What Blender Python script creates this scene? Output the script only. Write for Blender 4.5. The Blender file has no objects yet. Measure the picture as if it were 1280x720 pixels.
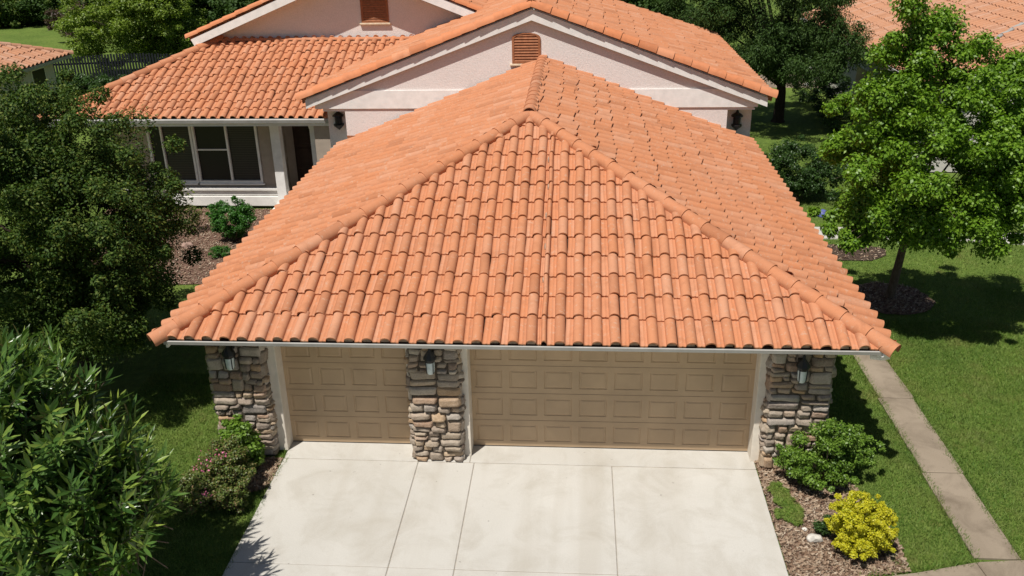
import bpy, bmesh, math, random
import numpy as np
from mathutils import Vector, Matrix

random.seed(7)
scene = bpy.context.scene
COL = scene.collection
R = math.radians

# ------------------------------------------------------------------ materials
def new_mat(name):
    m = bpy.data.materials.new(name)
    m.use_nodes = True
    nt = m.node_tree
    nt.nodes.clear()
    out = nt.nodes.new('ShaderNodeOutputMaterial')
    return m, nt, out

class NT:
    """small wrapper to wire shader nodes"""
    def __init__(s, nt):
        s.nt = nt
    def n(s, kind, ins=None, **props):
        nd = s.nt.nodes.new(kind)
        for k, v in props.items():
            setattr(nd, k, v)
        for k, v in (ins or {}).items():
            sock = nd.inputs[k]
            if hasattr(v, 'is_output') or isinstance(v, bpy.types.NodeSocket):
                s.nt.links.new(v, sock)
            else:
                sock.default_value = v
        return nd
    def coord(s):
        return s.n('ShaderNodeTexCoord').outputs['Object']
    def noise(s, scale, detail=4, rough=.55, vec=None, dist=0):
        return s.n('ShaderNodeTexNoise', {'Vector': vec or s.coord(), 'Scale': scale, 'Detail': detail, 'Roughness': rough, 'Distortion': dist}).outputs['Fac']
    def ramp(s, fac, stops):
        nd = s.n('ShaderNodeValToRGB', {'Fac': fac})
        el = nd.color_ramp.elements
        while len(el) < len(stops):
            el.new(0.5)
        for e, (p, c) in zip(el, stops):
            e.position = p
            e.color = (c[0], c[1], c[2], 1) if not isinstance(c, (int, float)) else (c, c, c, 1)
        return nd.outputs['Color']
    def mix(s, fac, a, b, mode='MIX'):
        nd = s.n('ShaderNodeMix', data_type='RGBA', blend_type=mode)
        for sock, v in ((nd.inputs[0], fac), (nd.inputs[6], a), (nd.inputs[7], b)):
            if isinstance(v, bpy.types.NodeSocket):
                s.nt.links.new(v, sock)
            elif isinstance(v, (int, float)):
                sock.default_value = v
            else:
                sock.default_value = (v[0], v[1], v[2], 1)
        return nd.outputs[2]
    def math(s, op, a, b=0.0):
        nd = s.n('ShaderNodeMath', operation=op)
        for sock, v in ((nd.inputs[0], a), (nd.inputs[1], b)):
            if isinstance(v, bpy.types.NodeSocket):
                s.nt.links.new(v, sock)
            else:
                sock.default_value = v
        return nd.outputs[0]
    def bump(s, height, strength=.3, dist=.01):
        return s.n('ShaderNodeBump', {'Height': height, 'Strength': strength, 'Distance': dist}).outputs['Normal']
    def island(s):
        return s.n('ShaderNodeNewGeometry').outputs['Random Per Island']
    def principled(s, out, color, rough=.8, normal=None, spec=.3, metal=0.0):
        p = s.n('ShaderNodeBsdfPrincipled', {'Roughness': rough, 'Specular IOR Level': spec, 'Metallic': metal})
        if isinstance(color, bpy.types.NodeSocket):
            s.nt.links.new(color, p.inputs['Base Color'])
        else:
            p.inputs['Base Color'].default_value = (color[0], color[1], color[2], 1)
        if normal is not None:
            s.nt.links.new(normal, p.inputs['Normal'])
        s.nt.links.new(p.outputs[0], out.inputs['Surface'])
        return p

def m_plain(name, col, rough=.7, var=.12, scale=6, bump=.0, bscale=80, spec=.3, metal=0.0):
    m, nt, out = new_mat(name); t = NT(nt)
    n1 = t.noise(scale, 5)
    c = t.ramp(n1, [(.3, [x * (1 - var) for x in col]), (.7, [min(1, x * (1 + var)) for x in col])])
    nm = t.bump(t.noise(bscale, 3), bump, .01) if bump else None
    t.principled(out, c, rough, nm, spec, metal)
    return m

def m_tile(name, base, dirty=.5):
    m, nt, out = new_mat(name); t = NT(nt)
    isl = t.island()
    dark = [base[0] * .74, base[1] * .70, base[2] * .68]
    pale = [min(1, base[0] * 1.1), base[1] * 1.32, base[2] * 1.6]
    c = t.ramp(isl, [(0, dark), (.13, base), (.6, [base[0] * 1.05, base[1] * 1.0, base[2] * .95]), (.84, [base[0]*1.05, base[1]*1.14, base[2]*1.25]), (1, pale)])
    big = t.noise(.9, 4)
    c = t.mix(t.math('MULTIPLY', t.ramp(big, [(.42, 0), (.66, 1)]), .26), c, [base[0] * 1.04, base[1] * 1.3, base[2] * 1.7])
    # lime bloom and lichen specks
    sp = t.noise(14, 6, .7)
    c = t.mix(t.math('MULTIPLY', t.ramp(sp, [(.565, 0), (.66, 1)]), dirty), c, (.50, .38, .29))
    st = t.noise(3.2, 6, .7, dist=.8)
    c = t.mix(t.math('MULTIPLY', t.ramp(st, [(.50, 0), (.66, 1)]), .42), c, [base[0] * .62, base[1] * .60, base[2] * .62])
    sp2 = t.noise(30, 4, .75)
    c = t.mix(t.math('MULTIPLY', t.ramp(sp2, [(.635, 0), (.70, 1)]), dirty * .9), c, (.10, .07, .055))
    fine = t.noise(140, 3)
    c = t.mix(.22, c, t.ramp(fine, [(.3, [x * .7 for x in base]), (.7, [min(1, x * 1.25) for x in base])]))
    nm = t.bump(fine, .35, .004)
    t.principled(out, c, .86, nm, .2)
    return m

def m_leaf(name, cols, rough=.45, trans=.3, spec=.4):
    """leaf: colour differs leaf by leaf; some light passes through"""
    m, nt, out = new_mat(name); t = NT(nt)
    isl = t.island()
    stops = [(i / (len(cols) - 1), c) for i, c in enumerate(cols)]
    c = t.ramp(isl, stops)
    n = t.noise(1.1, 3)
    c = t.mix(t.ramp(n, [(.35, 0), (.65, .45)]), c, [x for x in cols[len(cols) // 2]])
    p = t.n('ShaderNodeBsdfPrincipled', {'Base Color': c, 'Roughness': rough, 'Specular IOR Level': spec})
    cc = t.mix(1.0, c, (1.25, 1.35, .55), 'MULTIPLY')
    tr = t.n('ShaderNodeBsdfTranslucent', {'Color': cc})
    mx = t.n('ShaderNodeMixShader', {0: trans, 1: p.outputs[0], 2: tr.outputs[0]})
    nt.links.new(mx.outputs[0], out.inputs['Surface'])
    return m

def m_concrete(name, a, b, stain=(.36, .31, .24), amt=.5):
    m, nt, out = new_mat(name); t = NT(nt)
    isl = t.island()
    n1 = t.noise(.55, 6, .6, dist=.4)
    c = t.ramp(n1, [(.3, a), (.7, b)])
    c = t.mix(.22, c, t.ramp(isl, [(0, a), (1, b)]))
    st = t.noise(1.3, 7, .66, dist=.7)
    c = t.mix(t.math('MULTIPLY', t.ramp(st, [(.46, 0), (.70, 1)]), amt), c, stain)
    fine = t.noise(55, 5, .7)
    c = t.mix(.22, c, t.ramp(fine, [(.3, [x * .72 for x in a]), (.7, [min(1, x * 1.2) for x in b])]))
    mp = t.n('ShaderNodeMapping', {'Vector': t.coord(), 'Scale': (1.5, .10, 1)})
    band = t.noise(1.0, 3, .55, vec=mp.outputs[0])
    c = t.mix(t.math('MULTIPLY', t.ramp(band, [(.5, 0), (.68, 1)]), amt * .55), c, [x * 1.05 for x in stain])
    dots = t.noise(9, 2, .5)
    c = t.mix(t.math('MULTIPLY', t.ramp(dots, [(.73, 0), (.76, 1)]), .5), c, (.14, .12, .1))
    t.principled(out, c, .85, t.bump(t.noise(220, 3), .25, .003), .25)
    return m

def m_stucco(name, col):
    m, nt, out = new_mat(name); t = NT(nt)
    n = t.noise(38, 4, .65)
    c = t.ramp(n, [(.3, [x * .86 for x in col]), (.7, [min(1, x * 1.06) for x in col])])
    big = t.noise(.8, 5, .6)
    c = t.mix(t.math('MULTIPLY', t.ramp(big, [(.45, 0), (.75, 1)]), .3), c, [col[0] * .82, col[1] * .78, col[2] * .74])
    t.principled(out, c, .9, t.bump(n, .8, .012), .15)
    return m

def m_stone(name):
    m, nt, out = new_mat(name); t = NT(nt)
    isl = t.island()
    c = t.ramp(isl, [(0, (.14, .11, .09)), (.14, (.40, .33, .26)), (.3, (.23, .17, .13)), (.45, (.48, .39, .28)), (.56, (.44, .26, .12)),
                     (.68, (.30, .275, .26)), (.8, (.52, .46, .38)), (.9, (.33, .18, .10)), (1, (.20, .185, .18))])
    n = t.noise(9, 6, .65, dist=.5)
    c = t.mix(.24, c, t.ramp(n, [(.3, (.11, .08, .06)), (.5, (.38, .29, .20)), (.7, (.64, .56, .46))]))
    n2 = t.noise(45, 5, .7)
    c = t.mix(.2, c, t.ramp(n2, [(.35, (.05, .04, .04)), (.65, (.6, .55, .48))]))
    t.principled(out, c, .88, t.bump(t.math('ADD', n, n2), .7, .015), .2)
    return m

def m_grass(name, cols):
    m, nt, out = new_mat(name); t = NT(nt)
    n = t.noise(.45, 5, .6)
    c = t.ramp(n, [(.3, cols[0]), (.5, cols[1]), (.7, cols[2])])
    n2 = t.noise(7, 5, .7)
    c = t.mix(.4, c, t.ramp(n2, [(.35, [x * .6 for x in cols[0]]), (.65, [x * 1.25 for x in cols[2]])]))
    n3 = t.noise(1.7, 4, .6)
    c = t.mix(t.math('MULTIPLY', t.ramp(n3, [(.6, 0), (.72, 1)]), .45), c, (.17, .14, .05))
    t.principled(out, c, .9, t.bump(t.noise(60, 4, .7), .8, .03), .15)
    return m

def m_blade(name, cols):
    m, nt, out = new_mat(name); t = NT(nt)
    isl = t.island()
    c = t.ramp(isl, [(i / (len(cols) - 1), x) for i, x in enumerate(cols)])
    n = t.noise(1.3, 5, .6)
    c = t.mix(t.math('MULTIPLY', t.ramp(n, [(.5, 0), (.68, 1)]), .62), c, (.26, .23, .08))
    mw = t.n('ShaderNodeMapping', {'Vector': t.coord(), 'Rotation': (0, 0, R(32)), 'Scale': (1.5, .12, 1)})
    c = t.mix(t.ramp(t.noise(1.0, 3, .5, vec=mw.outputs[0]), [(.42, 0), (.6, .4)]), c, (.20, .27, .07))
    n2 = t.noise(.33, 4, .6)
    c = t.mix(t.ramp(n2, [(.38, .5), (.58, 0)]), c, (.055, .135, .022))
    p = t.n('ShaderNodeBsdfPrincipled', {'Base Color': c, 'Roughness': .6, 'Specular IOR Level': .25})
    tr = t.n('ShaderNodeBsdfTranslucent', {'Color': c})
    mx = t.n('ShaderNodeMixShader', {0: .3, 1: p.outputs[0], 2: tr.outputs[0]})
    nt.links.new(mx.outputs[0], out.inputs['Surface'])
    return m

def m_mulch(name):
    m, nt, out = new_mat(name); t = NT(nt)
    n = t.noise(26, 5, .75, dist=1.5)
    c = t.ramp(n, [(.3, (.05, .028, .02)), (.5, (.19, .11, .08)), (.7, (.36, .25, .19))])
    t.principled(out, c, .95, t.bump(n, 1.0, .04), .1)
    return m

def m_island(name, cols, rough=.9):
    m, nt, out = new_mat(name); t = NT(nt)
    c = t.ramp(t.island(), [(i / (len(cols) - 1), x) for i, x in enumerate(cols)])
    t.principled(out, c, rough, None, .15)
    return m

def m_bark(name, col):
    m, nt, out = new_mat(name); t = NT(nt)
    mp = t.n('ShaderNodeMapping', {'Vector': t.coord(), 'Scale': (9, 9, 1.6)})
    n = t.noise(3, 6, .7, vec=mp.outputs[0])
    c = t.ramp(n, [(.3, [x * .5 for x in col]), (.7, [x * 1.3 for x in col])])
    t.principled(out, c, .95, t.bump(n, .8, .03), .1)
    return m

def m_glass_dark(name, a, b, scale):
    """window pane: dark room and blinds behind tinted glass"""
    m, nt, out = new_mat(name); t = NT(nt)
    w = t.n('ShaderNodeTexWave', {'Vector': t.coord(), 'Scale': scale, 'Distortion': .3, 'Detail': 1.0}, wave_type='BANDS', bands_direction='Z').outputs['Fac']
    c = t.ramp(w, [(.3, a), (.7, b)])
    t.principled(out, c, .3, None, .25)
    return m

M = {}
TILE = (.495, .207, .103)
M['tile'] = m_tile('terracotta roof tile', TILE, .6)
M['tile_cap'] = m_tile('terracotta cap tile', (.49, .202, .10), .38)
M['tile_rake'] = m_tile('terracotta rake tile', (.56, .21, .095), .3)
M['tile_far'] = m_tile('weathered terracotta tile', (.45, .225, .13), .5)
M['felt'] = m_plain('roof underlay felt', (.09, .045, .03), .95)
M['mortar'] = m_plain('old mortar plug', (.36, .25, .18), .95, .35, 14)
M['stucco'] = m_stucco('pink white stucco', (.82, .76, .73))
M['trim'] = m_plain('white painted wood', (.84, .82, .79), .6, .08, 5, .15, 40)
M['trim_warm'] = m_plain('cream painted jamb', (.70, .64, .55), .6, .1, 5, .15, 40)
M['gutter'] = m_plain('grey white gutter paint', (.36, .35, .33), .45, .15, 3)
M['door'] = m_plain('tan garage door paint', (.475, .34, .212), .42, .10, 1.6, .12, 60)
M['door_gap'] = m_plain('tan door section edge', (.30, .20, .13), .7, .1)  # darker tan seen in the gaps between door sections
M['stone'] = m_stone('ledge stone')
M['stone_core'] = m_plain('dark stone mortar', (.10, .08, .062), .95, .3, 20, .6, 60)
M['black_metal'] = m_plain('black lantern metal', (.02, .02, .02), .4, .2)
M['frost'] = m_plain('frosted lantern glass', (.55, .62, .62), .25, .15, 12, spec=.5)
M['louver'] = m_plain('rust brown louver wood', (.33, .13, .06), .7, .2, 12)
M['vent_sill'] = m_plain('worn cream sill', (.62, .5, .36), .8, .2, 10)
M['wood_dark'] = m_plain('dark stained door', (.035, .018, .012), .5, .3, 5)
M['taupe'] = m_plain('taupe porch wall paint', (.40, .33, .27), .85, .1, 4, .3, 50)
M['siding'] = m_plain('white siding paint', (.78, .76, .72), .6, .08, 4)
M['pane'] = m_glass_dark('window pane with blinds', (.014, .014, .014), (.035, .033, .03), 11)
M['pane_blind'] = m_glass_dark('window pane with drawn blinds', (.03, .029, .027), (.065, .06, .053), 5.5)
M['concrete'] = m_concrete('driveway concrete', (.45, .43, .39), (.545, .525, .485), (.35, .315, .26), .6)
M['path'] = m_concrete('side path concrete', (.225, .18, .13), (.33, .27, .205), (.13, .10, .07), .85)
M['joint'] = m_plain('joint filler', (.30, .26, .21), .95, .3, 10)
M['grass'] = m_grass('lawn turf', [(.075, .125, .022), (.105, .165, .03), (.145, .20, .04)])
M['blade'] = m_blade('grass blade', [(.10, .19, .026), (.15, .255, .036), (.20, .30, .05), (.29, .33, .09)])
M['mulch'] = m_mulch('wood mulch')
M['chip'] = m_island('bark chips', [(.10, .06, .038), (.23, .15, .10), (.37, .28, .20), (.17, .11, .075), (.46, .38, .29)])
M['bark'] = m_bark('grey brown bark', (.16, .12, .09))
M['bark_dark'] = m_bark('dark bark', (.06, .045, .035))
M['rock'] = m_plain('pale rock', (.52, .49, .44), .9, .3, 12, .8, 30)
M['rock_red'] = m_plain('reddish rock', (.3, .2, .16), .9, .3, 12, .8, 30)
M['blue'] = m_plain('faded blue plastic', (.10, .12, .34), .45, .1)
M['fence'] = m_plain('black metal fence paint', (.018, .02, .024), .5, .3)
M['white_wall'] = m_stucco('white neighbour stucco', (.62, .58, .55))
M['grey_wall'] = m_stucco('blue grey gable stucco', (.42, .46, .50))
M['flower'] = m_island('pink blossom', [(.55, .10, .22), (.62, .20, .33), (.45, .12, .18)], .6)

# ------------------------------------------------------------------ mesh helpers
def link(name, me, mat, parent=None):
    o = bpy.data.objects.new(name, me)
    COL.objects.link(o)
    if mat is not None:
        for mm in (mat if isinstance(mat, (list, tuple)) else [mat]):
            me.materials.append(mm)
    if parent is not None:
        o.parent = parent
    return o

class MB:
    def __init__(s):
        s.v = []; s.f = []
    def add(s, vs, fs):
        b = len(s.v)
        s.v.extend([tuple(p) for p in vs])
        s.f.extend([tuple(i + b for i in f) for f in fs])
    def box(s, lo, hi, bev=0.0):
        x0, y0, z0 = lo; x1, y1, z1 = hi
        if bev <= 0:
            s.add([(x0, y0, z0), (x1, y0, z0), (x1, y1, z0), (x0, y1, z0), (x0, y0, z1), (x1, y0, z1), (x1, y1, z1), (x0, y1, z1)],
                  [(3, 2, 1, 0), (4, 5, 6, 7), (0, 1, 5, 4), (1, 2, 6, 5), (2, 3, 7, 6), (3, 0, 4, 7)])
            return
        bm = bmesh.new()
        bmesh.ops.create_cube(bm, size=1)
        for v in bm.verts:
            v.co = Vector(((x0 + x1) / 2 + v.co.x * (x1 - x0), (y0 + y1) / 2 + v.co.y * (y1 - y0), (z0 + z1) / 2 + v.co.z * (z1 - z0)))
        bmesh.ops.bevel(bm, geom=bm.edges[:], offset=bev, segments=1, affect='EDGES')
        s.addbm(bm)
    def addbm(s, bm):
        bm.verts.index_update()
        s.add([v.co[:] for v in bm.verts], [[v.index for v in f.verts] for f in bm.faces])
        bm.free()
    def prism(s, poly, axis, a, b):
        """poly: 2D points in the two other axes, extruded along axis from a to b"""
        def P(p, t):
            return {0: (t, p[0], p[1]), 1: (p[0], t, p[1]), 2: (p[0], p[1], t)}[axis]
        n = len(poly)
        vs = [P(p, a) for p in poly] + [P(p, b) for p in poly]
        fs = [tuple(range(n)), tuple(range(2 * n - 1, n - 1, -1))] + [(i, i + n, (i + 1) % n + n, (i + 1) % n) for i in range(n)]
        s.add(vs, fs)
    def beam(s, A, B, w, h, up=(0, 0, 1)):
        """rectangular bar from A to B; w across, h along up"""
        A = Vector(A); B = Vector(B); d = (B - A).normalized()
        side = d.cross(Vector(up)).normalized(); u = side.cross(d).normalized()
        vs = []
        for P in (A, B):
            for sx, sz in ((-1, -1), (1, -1), (1, 1), (-1, 1)):
                vs.append(P + side * (w / 2 * sx) + u * (h / 2 * sz))
        s.add(vs, [(0, 1, 2, 3), (7, 6, 5, 4), (0, 4, 5, 1), (1, 5, 6, 2), (2, 6, 7, 3), (3, 7, 4, 0)])
    def tube(s, pts, rad, n=8):
        pts = [Vector(p) for p in pts]
        vs = []; fs = []
        prev = None
        for i, p in enumerate(pts):
            d = (pts[min(i + 1, len(pts) - 1)] - pts[max(i - 1, 0)]).normalized()
            a = (prev if prev is not None else Vector((.31, .95, .1)))
            x = (a - d * a.dot(d)).normalized(); y = d.cross(x); prev = x
            r = rad[i] if isinstance(rad, (list, tuple)) else rad
            for k in range(n):
                t = 2 * math.pi * k / n
                vs.append(p + x * (r * math.cos(t)) + y * (r * math.sin(t)))
        for i in range(len(pts) - 1):
            for k in range(n):
                fs.append((i * n + k, i * n + (k + 1) % n, (i + 1) * n + (k + 1) % n, (i + 1) * n + k))
        fs.append(tuple(range(n - 1, -1, -1))); fs.append(tuple(range((len(pts) - 1) * n, len(pts) * n)))
        s.add(vs, fs)
    def lathe(s, c, prof, n=10, ry=1.0):
        vs = []; fs = []
        for r, z in prof:
            for k in range(n):
                t = 2 * math.pi * (k + .5) / n
                vs.append((c[0] + r * math.cos(t), c[1] + r * ry * math.sin(t), c[2] + z))
        for i in range(len(prof) - 1):
            for k in range(n):
                fs.append((i * n + k, i * n + (k + 1) % n, (i + 1) * n + (k + 1) % n, (i + 1) * n + k))
        fs.append(tuple(range(n - 1, -1, -1))); fs.append(tuple(range((len(prof) - 1) * n, len(prof) * n)))
        s.add(vs, fs)
    def build(s, name, mat, parent=None, smooth=None):
        me = bpy.data.meshes.new(name)
        me.from_pydata(s.v, [], s.f)
        me.validate()
        bm = bmesh.new(); bm.from_mesh(me)
        bmesh.ops.recalc_face_normals(bm, faces=bm.faces)
        bm.to_mesh(me); bm.free()
        if smooth is not None:
            me.polygons.foreach_set('use_smooth', [True] * len(me.polygons))
            me.set_sharp_from_angle(angle=R(smooth))
        return link(name, me, mat, parent)

def np_mesh(name, verts, faces, mat, parent=None, smooth=False):
    """verts (N,3), faces (F,k) arrays"""
    me = bpy.data.meshes.new(name)
    nv, (nf, k) = len(verts), faces.shape
    me.vertices.add(nv); me.loops.add(nf * k); me.polygons.add(nf)
    me.vertices.foreach_set('co', verts.astype(np.float32).ravel())
    me.loops.foreach_set('vertex_index', faces.astype(np.int32).ravel())
    me.polygons.foreach_set('loop_start', np.arange(0, nf * k, k, dtype=np.int32))
    me.polygons.foreach_set('loop_total', np.full(nf, k, dtype=np.int32))
    if smooth:
        me.polygons.foreach_set('use_smooth', np.ones(nf, dtype=bool))
    me.update(calc_edges=True)
    return link(name, me, mat, parent)

def empty(name, loc, label, cat, group=None):
    o = bpy.data.objects.new(name, None)
    o.empty_display_size = .3
    COL.objects.link(o)
    o.location = loc
    tag(o, label, cat, group)
    return o

def tag(o, label=None, cat=None, group=None, kind=None):
    if label: o['label'] = label
    if cat: o['category'] = cat
    if group: o['group'] = group
    if kind: o['kind'] = kind
    return o

def settle(root):
    """children were built in world coordinates: keep them there under a moved root"""
    inv = Matrix.Translation(root.location).inverted()
    for c in root.children:
        c.matrix_parent_inverse = inv

# ------------------------------------------------------------------ roof tiles
def tile_profile():
    """cross-section of one tile: flat pan then barrel; (u in 0..1, height in metres)"""
    pr = [(0.0, .022), (.035, .010), (.08, .006), (.17, .006), (.22, .015), (.28, .007), (.36, .004)]
    for k in range(9):
        t = math.pi * k / 8
        pr.append((.70 - .30 * math.cos(t), .006 + .090 * math.sin(t) ** .95))
    pr.append((1.0, -.012))
    return pr
PROF = tile_profile()

def tiles(name, A, B, poly, mat, parent, col=.293, row=.485, over=.05, first=None, seed=1, mess=1.0, splits=None, skip=0.0, vj=.011, step=.038, tall=1.0):
    """tile one roof slope. A->B: eave, left to right seen from outside; poly: convex outline (3D points on the slope)"""
    rng = random.Random(seed)
    A = Vector(A); U = (Vector(B) - A).normalized()
    N = Vector((0, 0, 0))
    for i in range(1, len(poly) - 1):
        N += (Vector(poly[i]) - Vector(poly[0])).cross(Vector(poly[i + 1]) - Vector(poly[0]))
    N.normalize()
    if N.z < 0: N = -N
    V = N.cross(U).normalized()
    P2 = [((Vector(p) - A).dot(U), (Vector(p) - A).dot(V)) for p in poly]
    ar = sum(P2[i][0] * P2[(i + 1) % len(P2)][1] - P2[(i + 1) % len(P2)][0] * P2[i][1] for i in range(len(P2)))
    if ar < 0: P2.reverse()
    def inside(u, v, m):
        for i in range(len(P2)):
            a = P2[i]; b = P2[(i + 1) % len(P2)]
            ex, ey = b[0] - a[0], b[1] - a[1]
            L = math.hypot(ex, ey)
            if (ex * (v - a[1]) - ey * (u - a[0])) / L < m: return False
        return True
    vmax = max(p[1] for p in P2); umin = min(p[0] for p in P2); umax = max(p[0] for p in P2)
    full = MB(); cut = MB()
    PR = [(a, b * tall) for a, b in PROF]
    K = len(PR)
    rows = []
    v = -over
    while v < vmax + .1:
        h = first if (first and not rows) else row
        rows.append((v, h)); v += h
    cols = []
    u = umin - col
    while u < umax + col:
        w = col
        if splits and u < splits <= u + col:
            w = col * .52
        cols.append((u, w)); u += w
    cw = [rng.gauss(0, vj * .9) for _ in range(len(cols))]
    wob = [rng.gauss(0, .003) for _ in range(len(cols))]
    for ri, (v0, h) in enumerate(rows):
        rj = rng.gauss(0, .012) * mess
        ph = rng.gauss(0, .006) * mess
        for ci, (u0, w) in enumerate(cols):
            cu, cv = u0 + w / 2, v0 + h / 2
            if not inside(cu, cv, -.55): continue
            if skip and rng.random() < skip: continue
            dv = rj + rng.gauss(0, vj) * mess + cw[ci]
            if ri == 0: dv *= .15
            elif rng.random() < .045 * mess: dv -= rng.uniform(.03, .075)
            elif rng.random() < .02 * mess: dv += rng.uniform(.02, .05)
            du = wob[ci] + ph + rng.gauss(0, .004) * mess
            sk = rng.gauss(0, .010) * mess
            lift = rng.gauss(0, .0045) * mess
            wsc = w * 1.012
            lo, up = step + lift, .002
            va, vb = v0 + dv, v0 + h + (.11 if vj > .02 else .05)
            vs = []
            for (pu, pn) in PR:
                vs.append((u0 + du + pu * wsc - sk * .3, va + .004 * math.sin(pu * 9 + ci), pn + .008 + lift))
            for (pu, pn) in PR:
                vs.append((u0 + du + pu * wsc - sk * .3, va, pn + lo))
            for (pu, pn) in PR:
                vs.append((u0 + du + pu * wsc + sk, vb, pn * .93 + up))
            fs = []
            for k in range(K - 1):
                fs.append((k, k + 1, K + k + 1, K + k))
                fs.append((K + k, K + k + 1, 2 * K + k + 1, 2 * K + k))
            fs.append((0, K, 2 * K)); fs.append((K - 1, 3 * K - 1, 2 * K - 1))
            (full if inside(cu, cv, .36) else cut).add(vs, fs)
    bm = bmesh.new()
    bv = [bm.verts.new(p) for p in cut.v]
    for f in cut.f:
        try: bm.faces.new([bv[i] for i in f])
        except ValueError: pass
    for i in range(len(P2)):
        a = P2[i]; b = P2[(i + 1) % len(P2)]
        e = Vector((b[0] - a[0], b[1] - a[1], 0)).normalized()
        nrm = Vector((e.y, -e.x, 0))          # outward for a counter-clockwise outline
        off = over + .05 if (abs(a[1]) < .01 and abs(b[1]) < .01) else 0.0
        bmesh.ops.bisect_plane(bm, geom=bm.verts[:] + bm.edges[:] + bm.faces[:], plane_co=Vector((a[0], a[1], 0)) + nrm * off, plane_no=nrm, clear_outer=True)
    bm.verts.index_update()
    cutv = [v.co[:] for v in bm.verts]; cutf = [[v.index for v in f.verts] for f in bm.faces]
    bm.free()
    mb = MB()
    T = lambda p: tuple(A + U * p[0] + V * p[1] + N * p[2])
    mb.add([T(p) for p in full.v], full.f)
    mb.add([T(p) for p in cutv], cutf)
    me = bpy.data.meshes.new(name)
    me.from_pydata(mb.v, [], mb.f)
    me.polygons.foreach_set('use_smooth', [True] * len(me.polygons))
    me.set_sharp_from_angle(angle=R(50))
    return link(name, me, mat, parent)

def deck(mb, poly, t=.09, drop=.012):
    """sheathing slab under a slope"""
    n = len(poly)
    vs = [(p[0], p[1], p[2] - drop) for p in poly] + [(p[0], p[1], p[2] - drop - t) for p in poly]
    mb.add(vs, [tuple(range(n)), tuple(range(2 * n - 1, n - 1, -1))] + [(i, i + n, (i + 1) % n + n, (i + 1) % n) for i in range(n)])

def caps(name, A, B, mat, parent, r=.125, L=.43, up=(0, 0, 1), arc=190, seed=3, lift=.03, ext=.12, tilt=0.0, jig=1.0, taper=.04):
    """half-round cap tiles laid from A (low) to B (high)"""
    rng = random.Random(seed)
    A = Vector(A); B = Vector(B)
    d = (B - A).normalized(); side = d.cross(Vector(up)).normalized(); u = side.cross(d).normalized()
    if tilt:
        q = Matrix.Rotation(tilt, 3, d); side = q @ side; u = q @ u
    tot = (B - A).length + ext
    n = max(1, round(tot / L)); L = tot / n
    S = 10; mb = MB()
    for i in range(n):
        s0 = -ext + i * L + rng.gauss(0, .012) * jig; s1 = -ext + (i + 1) * L + .05
        j = rng.gauss(0, .006) * jig; j2 = rng.gauss(0, .006) * jig
        r0 = r * (1 + taper); r1 = r * (1 - taper)
        rings = []
        for (s, rr, dn, jj) in ((s0, r0 - .02, lift, j), (s0, r0, lift, j), (s0 + .03, r0 * 1.0, lift, j), ((s0 + s1) / 2, (r0 + r1) / 2, lift * .8, (j + j2) / 2), (s1, r1, lift - .016, j2)):
            ring = []
            for k in range(S + 1):
                t = R(-(arc - 180) / 2) + R(arc) * k / S
                ring.append(A + d * s + side * (rr * math.cos(t) + jj) + u * (rr * math.sin(t) * .92 + dn))
            rings.append(ring)
        vs = [p for ring in rings for p in ring]; fs = []
        for q in range(len(rings) - 1):
            for k in range(S):
                fs.append((q * (S + 1) + k, q * (S + 1) + k + 1, (q + 1) * (S + 1) + k + 1, (q + 1) * (S + 1) + k))
        mb.add(vs, fs)
    me = bpy.data.meshes.new(name)
    me.from_pydata([tuple(p) for p in mb.v], [], mb.f)
    me.polygons.foreach_set('use_smooth', [True] * len(me.polygons))
    me.set_sharp_from_angle(angle=R(48))
    return link(name, me, mat, parent)

# ------------------------------------------------------------------ the house
XL, XR, YE, ZE, PM, YG = -6.014, 5.525, -.465, 2.574, .4027, 11.88
XM = (XL + XR) / 2; HW = (XR - XL) / 2; YA = YE + HW; ZA = ZE + PM * HW

house = empty('house', (XM, 6, 0), 'pink stucco house with terracotta hip roof and wide tan garage doors', 'house')

# garage roof: three tiled slopes in one roof part
E_L, E_R = (XL, YE, ZE), (XR, YE, ZE)
AP, RE = (XM, YA, ZA), (XM, YG, ZA)
B_L, B_R = (XL, YG, ZE), (XR, YG, ZE)
groof = tiles('garage_roof', E_L, E_R, [E_L, E_R, AP], M['tile'], house, first=.58, seed=11, splits=6.25, mess=.75)
t_l = tiles('garage_roof', B_L, E_L, [B_L, E_L, AP, RE], M['tile'], house, first=.58, col=.355, row=.47, seed=12, mess=1.0, vj=.022, step=.05, tall=1.45)
t_r = tiles('garage_roof', E_R, B_R, [E_R, B_R, RE, AP], M['tile'], house, first=.58, col=.355, row=.43, seed=13, mess=1.1, vj=.021, step=.065, tall=1.6)

def join(target, others, slot=0):
    """merge meshes of one part into one object"""
    bm = bmesh.new()
    bm.from_mesh(target.data)
    for o in others:
        k0 = len(bm.faces)
        bm.from_mesh(o.data)
        bm.faces.ensure_lookup_table()
        for f in bm.faces[k0:]: f.material_index = slot
        me = o.data
        bpy.data.objects.remove(o)
        bpy.data.meshes.remove(me)
    bm.to_mesh(target.data); bm.free()
join(groof, [t_l, t_r])
mb = MB()
deck(mb, [E_L, E_R, AP]); deck(mb, [B_L, E_L, AP, RE]); deck(mb, [E_R, B_R, RE, AP])
mb.build('roof_underlay', M['felt'], groof)
caps('hip_cap', E_L, AP, M['tile_cap'], groof, r=.142, L=.47, seed=21, arc=232, taper=.026, lift=.05, ext=.16)
caps('hip_cap', E_R, AP, M['tile_cap'], groof, r=.142, L=.47, seed=22, arc=232, taper=.026, lift=.05, ext=.16)
caps('ridge_cap', (XM, YA - .05, ZA + .06), (XM, YG, ZA + .06), M['tile_cap'], groof, arc=215, r=.145, L=.44, seed=23, taper=.02, lift=.02, ext=.1)
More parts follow.
